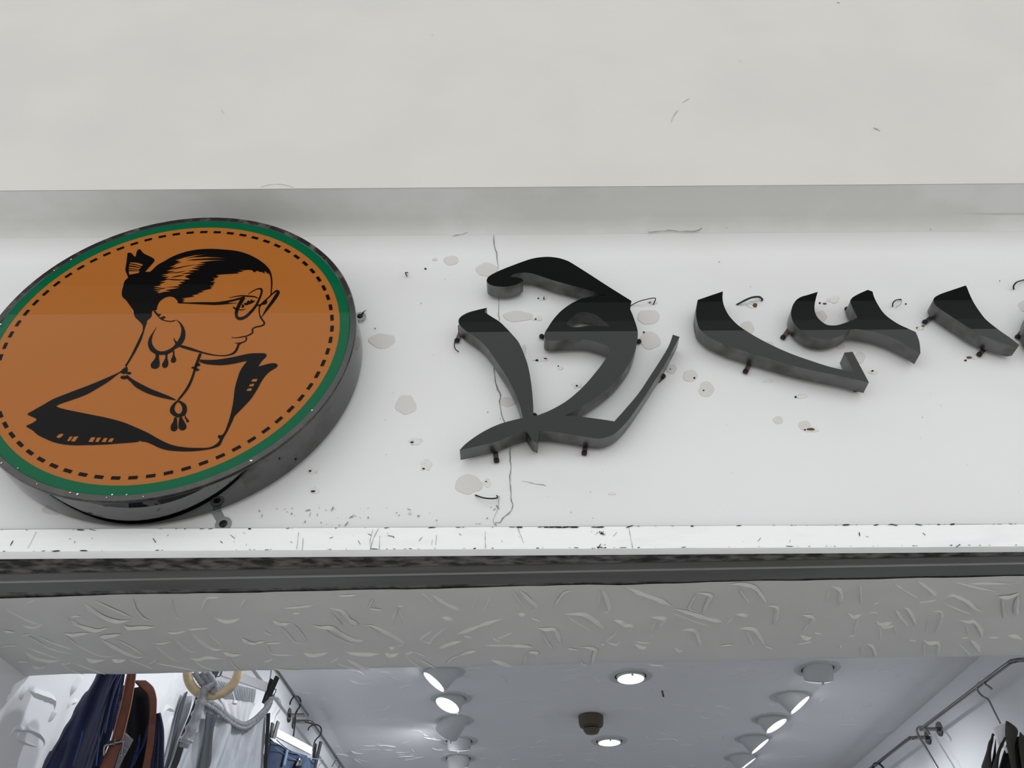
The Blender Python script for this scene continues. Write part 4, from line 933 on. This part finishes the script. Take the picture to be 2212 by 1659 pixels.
MB().tube(smooth3([Vector((X_LEFT, e2.y - 0.03, e2.z)), Vector((XL - 0.03, e2.y - 0.03, e2.z)), Vector((XL - 0.006, e2.y - 0.018, e2.z)), e2 + dr * 0.02, e2 + dr * 0.1, f2, f2 + dr * 1.0], 6), 0.0085, 10).build('rail_tube', MT['chrome'], rail, 60)
MB().lathe([(0.0001, 0.006), (0.030, 0.005), (0.033, 0.0)], (X_LEFT, e2.y - 0.03, e2.z), (1, 0, 0), 24).build('wall_flange', MT['chrome'], rail, 40)
XR = X_RIGHT - 0.085
g0, g1 = on_x(2172, 1438, XR), on_x(1990, 1575, XR)
rail = empty('hanging_rail', g1); tag(rail, 'upper steel hanging rail on the right wall, bending back at the top right', 'rail', 'steel hanging rails')
dr = (g0 - g1).normalized()
MB().tube(smooth3([Vector((X_RIGHT, g0.y - 0.06, g0.z)), Vector((XR + 0.035, g0.y - 0.06, g0.z)), Vector((XR + 0.008, g0.y - 0.045, g0.z)), g0, g0 + (g1 - g0) * 0.5, g1], 6), 0.0085, 10).build('rail_tube', MT['chrome'], rail, 60)
MB().tube([g1 - Vector((0.006, 0, 0)), Vector((X_RIGHT, g1.y, g1.z))], 0.0085, 10).build('wall_post', MT['chrome'], rail, 60)
MB().lathe([(0.0001, 0.006), (0.030, 0.005), (0.033, 0.0)], (X_RIGHT, g1.y, g1.z), (-1, 0, 0), 24).build('wall_flange', MT['chrome'], rail, 40)
h0, h1 = on_x(1958, 1600, XR), on_x(1885, 1657, XR)
rail = empty('hanging_rail', h0); tag(rail, 'lower steel hanging rail on the right wall, leaving the photo at the bottom', 'rail', 'steel hanging rails')
MB().tube(smooth3([Vector((X_RIGHT, h0.y - 0.05, h0.z)), Vector((XR + 0.035, h0.y - 0.05, h0.z)), Vector((XR + 0.008, h0.y - 0.035, h0.z)), h0, h1, h1 + (h1 - h0) * 6], 6), 0.0085, 10).build('rail_tube', MT['chrome'], rail, 60)
MB().lathe([(0.0001, 0.006), (0.030, 0.005), (0.033, 0.0)], (X_RIGHT, h0.y - 0.05, h0.z), (-1, 0, 0), 24).build('wall_flange', MT['chrome'], rail, 40)


# ------------------------------------------------------------------ cloth
def sample(poly, n):
    cum = [0.0]
    for a, b in zip(poly, poly[1:]): cum.append(cum[-1] + math.hypot(b[0] - a[0], b[1] - a[1]))
    out = []
    for i in range(n + 1):
        s = cum[-1] * i / n; k = 0
        while k < len(cum) - 2 and cum[k + 1] < s: k += 1
        t = (s - cum[k]) / max(1e-9, cum[k + 1] - cum[k])
        out.append((poly[k][0] + (poly[k + 1][0] - poly[k][0]) * t, poly[k][1] + (poly[k + 1][1] - poly[k][1]) * t))
    return out


def cloth(name, left, rightp, P, N, m, parent, fold=None, nu=24, nv=24, thick=0.004, off=0.0, drop=0.0):
    """A hanging panel between two traced edges, folded along its normal; drop lengthens it below the frame."""
    N = Vector(N).normalized()
    L = sample(spline(left, False, 8), nv); Rr = sample(spline(rightp, False, 8), nv)
    vs, fs = [], []
    rows = nv + 1
    for j in range(rows):
        a = on_plane(L[j][0], L[j][1], P, N); b = on_plane(Rr[j][0], Rr[j][1], P, N)
        for i in range(nu + 1):
            u = i / nu; v = j / nv
            f = fold(u, v) if fold else 0.0
            vs.append(a + (b - a) * u + N * (f + off))
    if drop:
        for i in range(nu + 1):
            p = vs[nv * (nu + 1) + i]; vs.append(p + Vector((0, 0, -drop)))
        rows += 1
    for j in range(rows - 1):
        for i in range(nu):
            a = j * (nu + 1) + i
            fs.append((a, a + nu + 1, a + nu + 2, a + 1))
    o = pydata(name, vs, fs, m, parent, 70)
    sm = o.modifiers.new('thickness', 'SOLIDIFY'); sm.thickness = thick; sm.offset = -1
    return o


def hook(parent, top, base, axis_dir, m='hook', r=0.0022, R=0.018):
    """A hanger hook: loops over the rail at top and ends in a shank at base."""
    top, base = Vector(top), Vector(base); D = Vector(axis_dir).normalized(); U = Vector((0, 0, 1))
    c = top
    pts = [c + D * R * math.cos(a) * -1 + U * R * math.sin(a) for a in [math.radians(x) for x in range(-35, 200, 20)]]
    pts = pts + [c + D * R * 0.75 - U * R * 0.95, c + D * R * 0.1 - U * R * 1.7, base + U * 0.02, base]
    return MB().tube(smooth3(pts, 3), r, 8).build('hook', MT[m], parent, 60)


Z1 = lambda pts: zm(0, 1440, 7.373, pts)
Z2 = lambda pts: zm(180, 1440, 7.373, pts)
Z3 = lambda pts: zm(350, 1440, 7.373, pts)
Z4 = lambda pts: zm(540, 1440, 7.577, pts)

# navy jacket with an open zip
PJ = on_x(230, 1560, X_LEFT + 0.17); NJ = Vector((0.42, -0.90, 0)).normalized()
jk = empty('navy_jacket', (PJ.x, PJ.y, PJ.z - 0.5))
tag(jk, 'navy blue jacket with open zip front, hanging at the left under the lintel', 'jacket')
DROP = 0.6


def jf(u, v):
    return 0.012 * math.sin(u * 7.5 + v * 2.0 + 1) + 0.010 * math.sin(u * 17 - v * 4) * v + 0.016 * math.exp(-((u - 0.62 - 0.12 * v) / 0.05) ** 2) + 0.010 * math.exp(-((u - 0.80) / 0.03) ** 2) - 0.05 * (1 - u) ** 3


cloth('front_panel', Z1([(1660, -320), (1600, -120), (1530, 90), (1440, 250), (1330, 430), (1180, 720), (1000, 1030), (840, 1340), (690, 1620)]), Z1([(2010, -320), (2000, -120), (1985, 90), (1975, 150), (1925, 420), (1850, 750), (1750, 1130), (1690, 1300), (1590, 1620)]), PJ, NJ, MT['navy'], jk, jf, 60, 30, 0.005, 0, DROP)
TJ = Vector((0, 0, 1)).cross(NJ).normalized()
TJ = TJ if TJ.x > 0 else -TJ
slv = [on_plane(x, y, PJ, NJ) + TJ * 0.036 - NJ * 0.075 for x, y in Z1([(1540, 60), (1440, 250), (1330, 430), (1180, 720), (1000, 1030), (840, 1340), (690, 1620)])]
slv.append(slv[-1] + Vector((-0.01, 0, -0.35)))
MB().tube(smooth3(slv, 5), lambda t: 0.022 + 0.022 * min(1, t * 4) + 0.001 * math.sin(t * 40), 16).build('sleeve', MT['navy'], jk, 70)
cloth('zip_tape', Z1([(1955, 90), (1945, 170), (1895, 450), (1815, 780), (1715, 1150), (1640, 1340), (1545, 1620)]), Z1([(1990, 90), (1980, 170), (1935, 450), (1858, 780), (1760, 1150), (1690, 1340), (1595, 1620)]), PJ, NJ, MT['zip'], jk, lambda u, v: 0.012 + 0.0025 * math.sin(v * 260), 3, 200, 0.002, 0.004)
cloth('lining', Z2([(560, 90), (560, 400), (500, 1000), (300, 1620)]), Z2([(1150, 90), (1190, 500), (1230, 900), (1210, 1620)]), PJ, NJ, MT['lining'], jk, lambda u, v: 0.01 * math.sin(u * 9), 16, 8, 0.004, -0.10, DROP)
cloth('right_panel', Z2([(1190, 690), (1150, 1100), (1090, 1620)]), Z2([(1215, 690), (1270, 950), (1275, 1200), (1275, 1620)]), PJ, NJ, MT['navy'], jk, lambda u, v: 0.006 * math.sin(u * 14), 14, 10, 0.005, -0.03, DROP)
cloth('zip_tape', Z2([(1100, 620), (1075, 780), (1025, 950), (960, 1160), (900, 1290), (820, 1450)]), Z2([(1120, 620), (1105, 780), (1065, 950), (1010, 1140), (930, 1270), (860, 1450)]), PJ, NJ, MT['zip'], jk, lambda u, v: 0.002 * math.sin(v * 170), 3, 110, 0.002, -0.06)
cloth('zip_tape', Z2([(925, 985), (900, 1130), (840, 1310), (790, 1480), (735, 1620)]), Z2([(940, 985), (940, 1130), (880, 1320), (830, 1450), (790, 1620)]), PJ, NJ, MT['zip'], jk, lambda u, v: 0.002 * math.sin(v * 150), 3, 100, 0.002, -0.05)
cloth('inner_label', Z2([(680, 975), (640, 1150), (560, 1400), (500, 1620)]), Z2([(820, 1105), (750, 1240), (640, 1440), (560, 1620)]), PJ, NJ, MT['tagcloth'], jk, lambda u, v: 0.002 * math.sin(v * 40), 6, 14, 0.003, -0.03)
MT['navy_seam'] = mat('navy_seam', (0.045, 0.06, 0.17), 0.8)  # lighter navy that paints highlights onto the jacket folds
for pts in ([(1850, 165), (1740, 380), (1620, 640), (1520, 880), (1440, 1070)], [(1600, 740), (1575, 1000), (1560, 1250), (1520, 1620)], [(1310, 1070), (1270, 1250), (1210, 1450), (1160, 1620)], [(1920, 180), (1860, 330), (1780, 560), (1720, 800), (1660, 1100)]):
    MB().tube(smooth3([on_plane(x, y, PJ, NJ) + NJ * (0.021) for x, y in Z1(pts)], 5), 0.0016, 5).build('seam', MT['navy_seam'], jk)  # thin pale tubes laid in as fold highlights
MB().tube([on_plane(x, y, PJ, NJ) + NJ * 0.01 for x, y in Z2([(700, 60), (880, -500), (980, -500), (1040, 60)])], 0.004, 8).build('hanger_loop', MT['hook_steel'], jk)

# brown leather belt looped over the jacket
PB = PJ + NJ * 0.035
bt = empty('leather_belt', (PB.x, PB.y, PB.z - 0.4))
tag(bt, 'brown leather belt with a steel buckle looped over the navy jacket', 'belt')
cloth('strap', Z2([(695, 100), (650, 300), (590, 600), (510, 900), (430, 1200), (380, 1320), (250, 1620)]), Z2([(845, 100), (820, 300), (765, 620), (700, 900), (625, 1200), (570, 1330), (480, 1620)]), PB, NJ, MT['leather'], bt, lambda u, v: 0.004 * (1 - (2 * u - 1) ** 2), 8, 30, 0.004, 0, 0.4)
for e in (0.06, 0.94):
    L = Z2([(695, 100), (650, 300), (590, 600), (510, 900), (430, 1200)]); Rr = Z2([(845, 100), (820, 300), (765, 620), (700, 900), (625, 1200)])
    MB().tube(smooth3([on_plane(a[0] + (b[0] - a[0]) * e, a[1] + (b[1] - a[1]) * e, PB, NJ) + NJ * 0.0025 for a, b in zip(L, Rr)], 5), 0.0012, 5).build('stitching', MT['stitch'], bt)
cloth('back_strap', Z2([(850, 100), (950, 250), (1040, 350), (1080, 500), (1080, 700), (1060, 1000), (1010, 1350), (950, 1620)]), Z2([(1030, 100), (1140, 230), (1190, 400), (1196, 560), (1190, 800), (1160, 1150), (1110, 1450), (1085, 1620)]), PB, NJ, MT['leather'], bt, lambda u, v: 0.02 * math.sin(math.pi * min(1, v * 2)), 8, 30, 0.004, -0.05, 0.4)
bw = [on_plane(x, y, PB, NJ) + NJ * 0.010 for x, y in Z2([(325, 1440), (335, 1290), (420, 1262), (600, 1215), (630, 1240), (605, 1420), (575, 1440)])]
MB().tube(smooth3(bw, 4), 0.0025, 8).build('buckle', MT['chrome'], bt, 60)
cloth('keeper_loop', Z2([(385, 1205), (345, 1270)]), Z2([(600, 1185), (600, 1250)]), PB, NJ, MT['clip'], bt, lambda u, v: 0.004, 8, 4, 0.004, 0.007)
MB().tube([on_plane(x, y, PB, NJ) + NJ * 0.016 for x, y in Z2([(500, 1185), (480, 1290)])], 0.002, 6).build('prong', MT['chrome'], bt)

# wooden ring with a knotted grey cord in a clear sleeve
PR = on_x(461, 1447, X_LEFT + 0.30); NR = (Vector((CAM.x, CAM.y, 0)) - Vector((PR.x, PR.y, 0))).normalized()
NR = (NR + Vector((0.1, 0, -0.25))).normalized()
Rr_ = (on_plane(516, 1447, PR, NR) - on_plane(406, 1447, PR, NR)).length / 2
UR = NR.cross(Vector((0, 0, 1))).normalized(); VR = UR.cross(NR).normalized()
ring = empty('wooden_ring', PR); tag(ring, 'pale wooden ring hanging in front of the grey jogging trousers', 'ring')
MB().tube([PR + (UR * math.cos(k * math.tau / 48) + VR * math.sin(k * math.tau / 48)) * Rr_ for k in range(48)], Rr_ * 0.185, 14, True).build('ring_body', MT['wood'], ring, 80)
MB().tube([PR + VR * Rr_ * 0.98, PR + VR * Rr_ * 1.6, Vector((PR.x, PR.y, CEIL_Z))], 0.002, 6).build('hanging_cord', MT['hook'], ring)
cord = empty('knotted_cord', PR - Vector((0, 0, 0.3))); tag(cord, 'grey twisted cord knotted through the wooden ring, lower end in clear plastic', 'cord')
for k, pts in enumerate(([(420, 1452), (432, 1470), (445, 1488), (452, 1494)], [(436, 1452), (448, 1468), (458, 1484), (455, 1496)], [(447, 1452), (460, 1470), (466, 1486), (456, 1500)])):
    MB().tube(smooth3([on_plane(x, y, PR, NR) + NR * 0.004 * k for x, y in pts], 8), lambda t: 0.0072 * (1 + 0.15 * math.sin(t * 60)), 10).build('strand', MT['grey_rib'], cord, 70)
MB().tube(smooth3([on_plane(x, y, PR, NR) + NR * 0.012 for x, y in [(462, 1478), (450, 1484), (440, 1492), (437, 1505), (428, 1530), (418, 1560), (405, 1590), (395, 1615)]], 6), lambda t: 0.0068 + 0.004 * t, 12).build('wrapped_end', MT['grey_rib'], cord, 70)
MB().tube(smooth3([on_plane(x, y, PR, NR) + NR * 0.014 for x, y in [(446, 1486), (438, 1498), (432, 1520), (422, 1552), (408, 1586), (398, 1606)]], 6), lambda t: 0.0100 + 0.005 * t + 0.0022 * math.sin(t * 37) + 0.0015 * math.sin(t * 71), 10).build('clear_sleeve', MT['plastic'], cord, 70)


# ------------------------------------------------------------------ jogging trousers on a clip hanger
def clip_hanger(label, pa, pb, pz, X, hook_px, hook_base, hookm='hook'):
    z0 = on_x(pz[0], pz[1], X).z
    a, b = on_z(pa[0], pa[1], z0), on_z(pb[0], pb[1], z0)
    d = (b - a).normalized(); nrm = d.cross(Vector((0, 0, 1))).normalized()
    if nrm.dot(CAM - a) < 0: nrm = -nrm
    root = empty('clip_hanger', (a + b) / 2); tag(root, label, 'hanger', 'white clip hangers')
    MB().bar(a, b, 0.030, 0.012, nrm).build('bar', MT['hanger_white'], root)
    return root, a, b, d, nrm, z0


def clip(root, at, d, nrm, l=0.075, lean=0.25):
    U = (Vector((0, 0, 1)) + d * lean).normalized()
    mb = MB()
    mb.bar(at + U * l * 0.5 + nrm * 0.012, at - U * l * 0.5 + nrm * 0.006, 0.017, 0.006, nrm)
    mb.bar(at + U * l * 0.45 - nrm * 0.014, at - U * l * 0.5 - nrm * 0.004, 0.017, 0.006, nrm)
    c = mb.build('clip', MT['clip'], root)
    s = at + U * 0.004 + d * 0.009
    MB().tube(smooth3([s, s + d * 0.014 + U * 0.006, s + d * 0.014 - U * 0.018, s - U * 0.02], 4), 0.0016, 6).build('spring', MT['clip'], c)
    return c


hg, a, b, d, nrm, z0 = clip_hanger('white clip hanger carrying the grey jogging trousers', (478, 1450), (575, 1484), (530, 1468), X_LEFT + 0.10, None, None)
clip(hg, on_plane(580, 1492, a, nrm) + nrm * 0.008, d, nrm, 0.10)
clip(hg, on_plane(462, 1450, a, nrm) + nrm * 0.008, d, nrm, 0.10)
MB().tube([on_plane(594, 1470, a, nrm) - nrm * 0.03, on_plane(597, 1450, a, nrm) - nrm * 0.03, on_plane(600, 1410, a, nrm) - nrm * 0.03], 0.002, 6).build('hook', MT['hook_steel'], hg)
PP = a + nrm * 0.105
jp = empty('jogging_trousers', on_plane(500, 1659, PP, nrm)); tag(jp, 'light grey jogging trousers with black side stripes and gathered waistband', 'trousers')


def pf(u, v):
    return 0.012 * math.sin(u * 19 + 0.6 * v) * (0.5 + 0.5 * v) + 0.008 * math.sin(u * 37 - v) + 0.03 * math.sin(math.pi * u)


front_l = Z3([(560, 480), (470, 700), (330, 1050), (190, 1350), (60, 1640)])
front_r = Z3([(1700, 520), (1690, 760), (1660, 1000), (1630, 1300), (1600, 1640)])
# the front hangs from a sagging waist: columns start along the waist curve
waist = spline(Z3([(560, 480), (760, 640), (900, 790), (1030, 900), (1180, 960), (1330, 890), (1480, 770), (1620, 640), (1700, 520)]), False, 6)


def hung(name, waist_px, bottom_px, P, N, m, parent, fold, nu, nv, thick, drop):
    W = sample(waist_px, nu); B = sample(bottom_px, nu); vs, fs = [], []
    for j in range(nv + 1):
        v = j / nv
        for i in range(nu + 1):
            x = W[i][0] + (B[i][0] - W[i][0]) * v; y = W[i][1] + (B[i][1] - W[i][1]) * v
            vs.append(on_plane(x, y, P, N) + N * fold(i / nu, v))
    rows = nv + 1
    if drop:
        for i in range(nu + 1): vs.append(vs[nv * (nu + 1) + i] + Vector((0, 0, -drop)))
        rows += 1
    for j in range(rows - 1):
        for i in range(nu):
            k = j * (nu + 1) + i; fs.append((k, k + nu + 1, k + nu + 2, k + 1))
    o = pydata(name, vs, fs, m, parent, 70)
    s = o.modifiers.new('thickness', 'SOLIDIFY'); s.thickness = thick; s.offset = -1
    return o


hung('front', waist, Z3([(60, 1660), (800, 1660), (1600, 1660)]), PP, nrm, MT['grey_marl'], jp, pf, 110, 16, 0.004, 0.6)
wb_pts = [on_plane(x, y, PP, nrm) + nrm * (0.012 + 0.03 * math.sin(math.pi * i / (len(waist) - 1))) for i, (x, y) in enumerate(waist)]
mb = MB()
c = smooth3(wb_pts, 8)
mb.tube(c, lambda t: 0.0075 * (1 + 0.22 * math.sin(t * 330)), 8)
mb.tube([p - Vector((0, 0, 0.012)) for p in c], lambda t: 0.0070 * (1 + 0.22 * math.sin(t * 330 + 1)), 8)
mb.build('front_waistband', MT['grey_rib'], jp, 80)
cloth('back_waistband', Z3([(700, 130), (1000, 480), (1100, 600)]), Z3([(1580, 330), (1560, 480), (1500, 680)]), PP, nrm, MT['grey_marl'], jp, lambda u, v: 0.003 * math.sin(u * 120), 140, 6, 0.004, -0.03)
cloth('inside_back', Z3([(980, 480), (1080, 700), (1200, 1000)]), Z3([(1560, 560), (1480, 720), (1400, 1000)]), PP, nrm, MT['hanger_white'], jp, lambda u, v: 0.004 * math.sin(u * 25), 30, 6, 0.003, -0.022)
cloth('side_stripe', Z3([(1622, 760), (1610, 1000), (1590, 1300), (1570, 1640)]), Z3([(1675, 750), (1665, 1000), (1645, 1300), (1625, 1640)]), PP, nrm, MT['black_cloth'], jp, None, 4, 10, 0.003, 0.016, 0.6)
cloth('side_stripe', Z3([(480, 480), (380, 760), (230, 1150), (60, 1640)]), Z3([(545, 500), (480, 760), (320, 1150), (170, 1640)]), PP, nrm, MT['black_cloth'], jp, None, 4, 10, 0.003, 0.024, 0.6)
cloth('rear_leg', Z3([(390, 400), (290, 620), (150, 1150), (20, 1640)]), Z3([(500, 470), (430, 760), (260, 1150), (90, 1640)]), PP, nrm, MT['grey_marl'], jp, lambda u, v: 0.01 * math.sin(u * 8), 10, 10, 0.004, -0.012, 0.6)
cloth('rear_stripe', Z3([(385, 400), (270, 640), (170, 1100), (40, 1640)]), Z3([(405, 400), (330, 660), (220, 1100), (85, 1640)]), PP, nrm, MT['dark_grey'], jp, None, 4, 10, 0.003, 0.002, 0.6)
for l, r_ in (([(590, 760), (560, 1100), (470, 1640)], [(760, 800), (700, 1100), (660, 1640)]),):
    cloth('dark_pleat', Z3(l), Z3(r_), PP, nrm, MT['dark_grey'], jp, lambda u, v: 0.004 * math.sin(u * 9), 8, 10, 0.003, 0.034, 0.6)
MB().tube(smooth3([on_plane(x, y, PP, nrm) + nrm * 0.03 for x, y in Z3([(1030, 430), (1050, 500), (1075, 580)])], 4), 0.002, 6).build('drawstring', MT['hanger_white'], jp)
MB().lathe([(0.0001, 0.0), (0.008, 0.003), (0.009, 0.012), (0.0001, 0.016)], on_plane(*Z3([(1070, 560)])[0], PP, nrm) + nrm * 0.03, (0, 0, -1), 12).build('toggle', MT['hanger_white'], jp, 60)

# ------------------------------------------------------------------ jeans on a clip hanger
hg, a, b, d, nrm, z0 = clip_hanger('white clip hanger carrying the blue jeans', (596, 1583), (671, 1622), (640, 1606), X_LEFT + 0.10, None, None)
clip(hg, on_plane(679, 1632, a, nrm) + nrm * 0.008, d, nrm, 0.115, 0.1)
clip(hg, on_plane(587, 1582, a, nrm) + nrm * 0.008, d, nrm, 0.085, 0.1)
hk = [on_plane(x, y, a, nrm) for x, y in Z4([(950, 1040), (975, 990), (1030, 955), (1090, 950), (1150, 985), (1170, 1050), (1150, 1120), (1090, 1180), (1055, 1240), (1040, 1310)])]
MB().tube(smooth3(hk, 4), 0.0032, 8).build('hook', MT['hook'], hg, 60)
PN = a + nrm * 0.02
jn = empty('blue_jeans', on_plane(630, 1659, PN, nrm)); tag(jn, 'blue denim jeans clipped to a white hanger by the left wall', 'jeans')
jw = spline(Z4([(330, 1210), (480, 1340), (650, 1430), (780, 1490), (960, 1520), (1100, 1530)]), False, 6)
hung('front', jw, Z4([(240, 1660), (700, 1660), (1110, 1660)]), PN, nrm, MT['denim'], jn, lambda u, v: 0.01 * math.sin(u * 12) + 0.03 * math.sin(math.pi * u), 40, 8, 0.005, 0.7)
hung('back_waistband', Z4([(505, 1280), (740, 1380), (980, 1460)]), Z4([(505, 1400), (740, 1500), (980, 1560)]), PN, nrm, MT['denim'], jn, lambda u, v: -0.012, 20, 4, 0.005, 0)
MB().tube([on_plane(x, y, PN, nrm) + nrm * 0.03 for x, y in jw], 0.0022, 6).build('waist_seam', MT['seam'], jn, 60)
MB().tube([on_plane(x, y, PN, nrm) + nrm * 0.028 for x, y in spline(Z4([(310, 1330), (450, 1440), (640, 1540), (800, 1590)]), False, 6)], 0.0015, 6).build('waist_seam', MT['seam'], jn, 60)
cloth('belt_loop', Z4([(480, 1370), (450, 1500), (415, 1640)]), Z4([(520, 1370), (490, 1500), (460, 1640)]), PN, nrm, MT['seam'], jn, None, 3, 6, 0.003, 0.034)
cloth('size_label', Z4([(545, 1360), (570, 1400), (590, 1420)]), Z4([(725, 1420), (715, 1460), (705, 1490)]), PN, nrm, MT['white_tag'], jn, None, 3, 3, 0.002, 0.0)
for k in range(4):
    x = 632 + k * 22
    cloth('label_print', Z4([(x, 1425 + k * 6), (x - 4, 1450 + k * 6)]), Z4([(x + 14, 1428 + k * 6), (x + 10, 1453 + k * 6)]), PN, nrm, MT['dark'], jn, None, 1, 1, 0.0005, 0.0012)
MB().lathe([(0.0001, 0.004), (0.009, 0.003), (0.010, 0.0)], on_plane(632, 1644, PN, nrm) + nrm * 0.032, nrm, 16).build('button', MT['chrome'], jn, 60)
cloth('dark_fly', Z4([(680, 1520), (640, 1600), (620, 1660)]), Z4([(780, 1530), (770, 1600), (740, 1660)]), PN, nrm, MT['clip'], jn, None, 4, 4, 0.004, 0.034)
cloth('paper_flap', Z4([(330, 1160), (330, 1180)]), Z4([(510, 1240), (485, 1335)]), PN, nrm, MT['white_tag'], jn, None, 3, 3, 0.001, 0.002)
# empty hook over the nearer rail
hk = [on_x(x, y, XL + 0.005) for x, y in Z4([(655, 625), (665, 570), (715, 500), (770, 485), (815, 520), (828, 590), (810, 660), (765, 730), (745, 800), (735, 950), (712, 1145)])]
h1_ = MB().tube(smooth3(hk, 4), 0.0038, 8).build('hanger_hook', MT['hook'], None, 60)
tag(h1_, 'tall black hanger hook over the left rail, above the jeans hanger', 'hook', 'hanger hooks')
hk = [on_x(x, y, XL + 0.005) for x, y in Z4([(1340, 1640), (1385, 1560), (1430, 1510), (1455, 1535), (1470, 1600), (1440, 1680)])]
tag(MB().tube(smooth3(hk, 4), 0.003, 8).build('hanger_hook', MT['hook_steel'], None, 60), 'thin steel hanger hook low on the left rail at the bottom edge', 'hook', 'hanger hooks')

# ------------------------------------------------------------------ right wall: hooks and a dark garment
Z5 = lambda pts: zm(1880, 1410, 6.663, pts)
hk = [on_x(x, y, XR - 0.004) for x, y in Z5([(1750, 520), (1660, 455), (1620, 432), (1570, 432), (1540, 465), (1535, 510), (1560, 570), (1620, 630), (1700, 680), (1770, 820), (1870, 1020)])]
tag(MB().tube(smooth3(hk, 4), 0.0042, 8).build('hanger_hook', MT['hook_steel'], None, 60), 'steel hanger hook on the upper right rail, its shank leading to the dark garment', 'hook', 'hanger hooks')
hk = [on_x(x, y, XR - 0.004) for x, y in Z5([(860, 1190), (810, 1110), (750, 1072), (705, 1068), (675, 1095), (672, 1140), (700, 1200), (760, 1300), (860, 1470), (970, 1660), (1060, 1820)])]
tag(MB().tube(smooth3(hk, 4), 0.0055, 8).build('hanger_hook', MT['hook_steel'], None, 60), 'steel hanger hook at the joint between the two right rails', 'hook', 'hanger hooks')
hk = [on_x(x, y, XR - 0.004) for x, y in Z5([(185, 1650), (130, 1600), (85, 1588), (50, 1610), (40, 1660), (70, 1760)])]
tag(MB().tube(smooth3(hk, 4), 0.0055, 8).build('hanger_hook', MT['hook'], None, 60), 'black hanger hook on the lower right rail at the bottom edge', 'hook', 'hanger hooks')
PG = on_x(2160, 1600, X_RIGHT - 0.14); NG = Vector((-0.55, -0.83, 0)).normalized()
gm = empty('dark_garment', (PG.x, PG.y, PG.z - 0.5)); tag(gm, 'dark olive and black garment with folded lapels at the bottom right corner', 'garment')
cloth('lapel', Z5([(1790, 1195), (1715, 1300), (1690, 1420), (1610, 1660)]), Z5([(1792, 1195), (1785, 1300), (1755, 1450), (1765, 1660)]), PG, NG, MT['olive'], gm, lambda u, v: 0.015 * math.sin(u * 3.1), 8, 12, 0.004, 0.02, 0.6)
cloth('lapel', Z5([(1930, 1240), (1860, 1350), (1810, 1500), (1760, 1660)]), Z5([(1968, 1230), (1920, 1330), (1870, 1480), (1850, 1660)]), PG, NG, MT['olive'], gm, lambda u, v: 0.01 * math.sin(u * 3.1), 6, 12, 0.004, 0.01, 0.6)
cloth('lapel', Z5([(1965, 1040), (1960, 1200), (1990, 1400), (2040, 1660)]), Z5([(2010, 1022), (2150, 1145), (2100, 1350), (2120, 1660)]), PG, NG, MT['olive'], gm, lambda u, v: 0.02 * math.sin(u * 3.1), 10, 14, 0.004, 0.03, 0.6)
cloth('body', Z5([(2150, 1150), (2130, 1300), (2160, 1500), (2180, 1660)]), Z5([(2220, 1190), (2300, 1300), (2400, 1500), (2450, 1660)]), PG, NG, MT['olive'], gm, lambda u, v: 0.02 * math.sin(u * 5), 12, 12, 0.004, 0.0, 0.6)
cloth('lining', Z5([(1790, 1260), (1760, 1450), (1720, 1660)]), Z5([(1800, 1220), (1800, 1450), (1800, 1660)]), PG, NG, MT['black_cloth'], gm, None, 6, 8, 0.004, -0.01, 0.6)
cloth('lining', Z5([(1960, 1240), (1890, 1420), (1820, 1660)]), Z5([(2150, 1160), (2170, 1400), (2190, 1660)]), PG, NG, MT['black_cloth'], gm, lambda u, v: 0.006 * math.sin(u * 12), 12, 8, 0.004, -0.03, 0.6)
cloth('white_tag', Z5([(1930, 1370), (1970, 1465)]), Z5([(1975, 1370), (2000, 1460)]), PG, NG, MT['white_tag'], gm, None, 2, 2, 0.001, 0.02)
hb = cloth('garment_hanger', Z5([(1755, 1075), (1790, 1190), (1850, 1350)]), Z5([(1960, 990), (1965, 1100), (1960, 1240)]), PG, NG, MT['hanger_white'], None, lambda u, v: 0.01 * math.sin(u * 3.1), 6, 8, 0.012, -0.02)
tag(hb, 'pale hanger shoulder showing above the dark garment at bottom right', 'hanger')
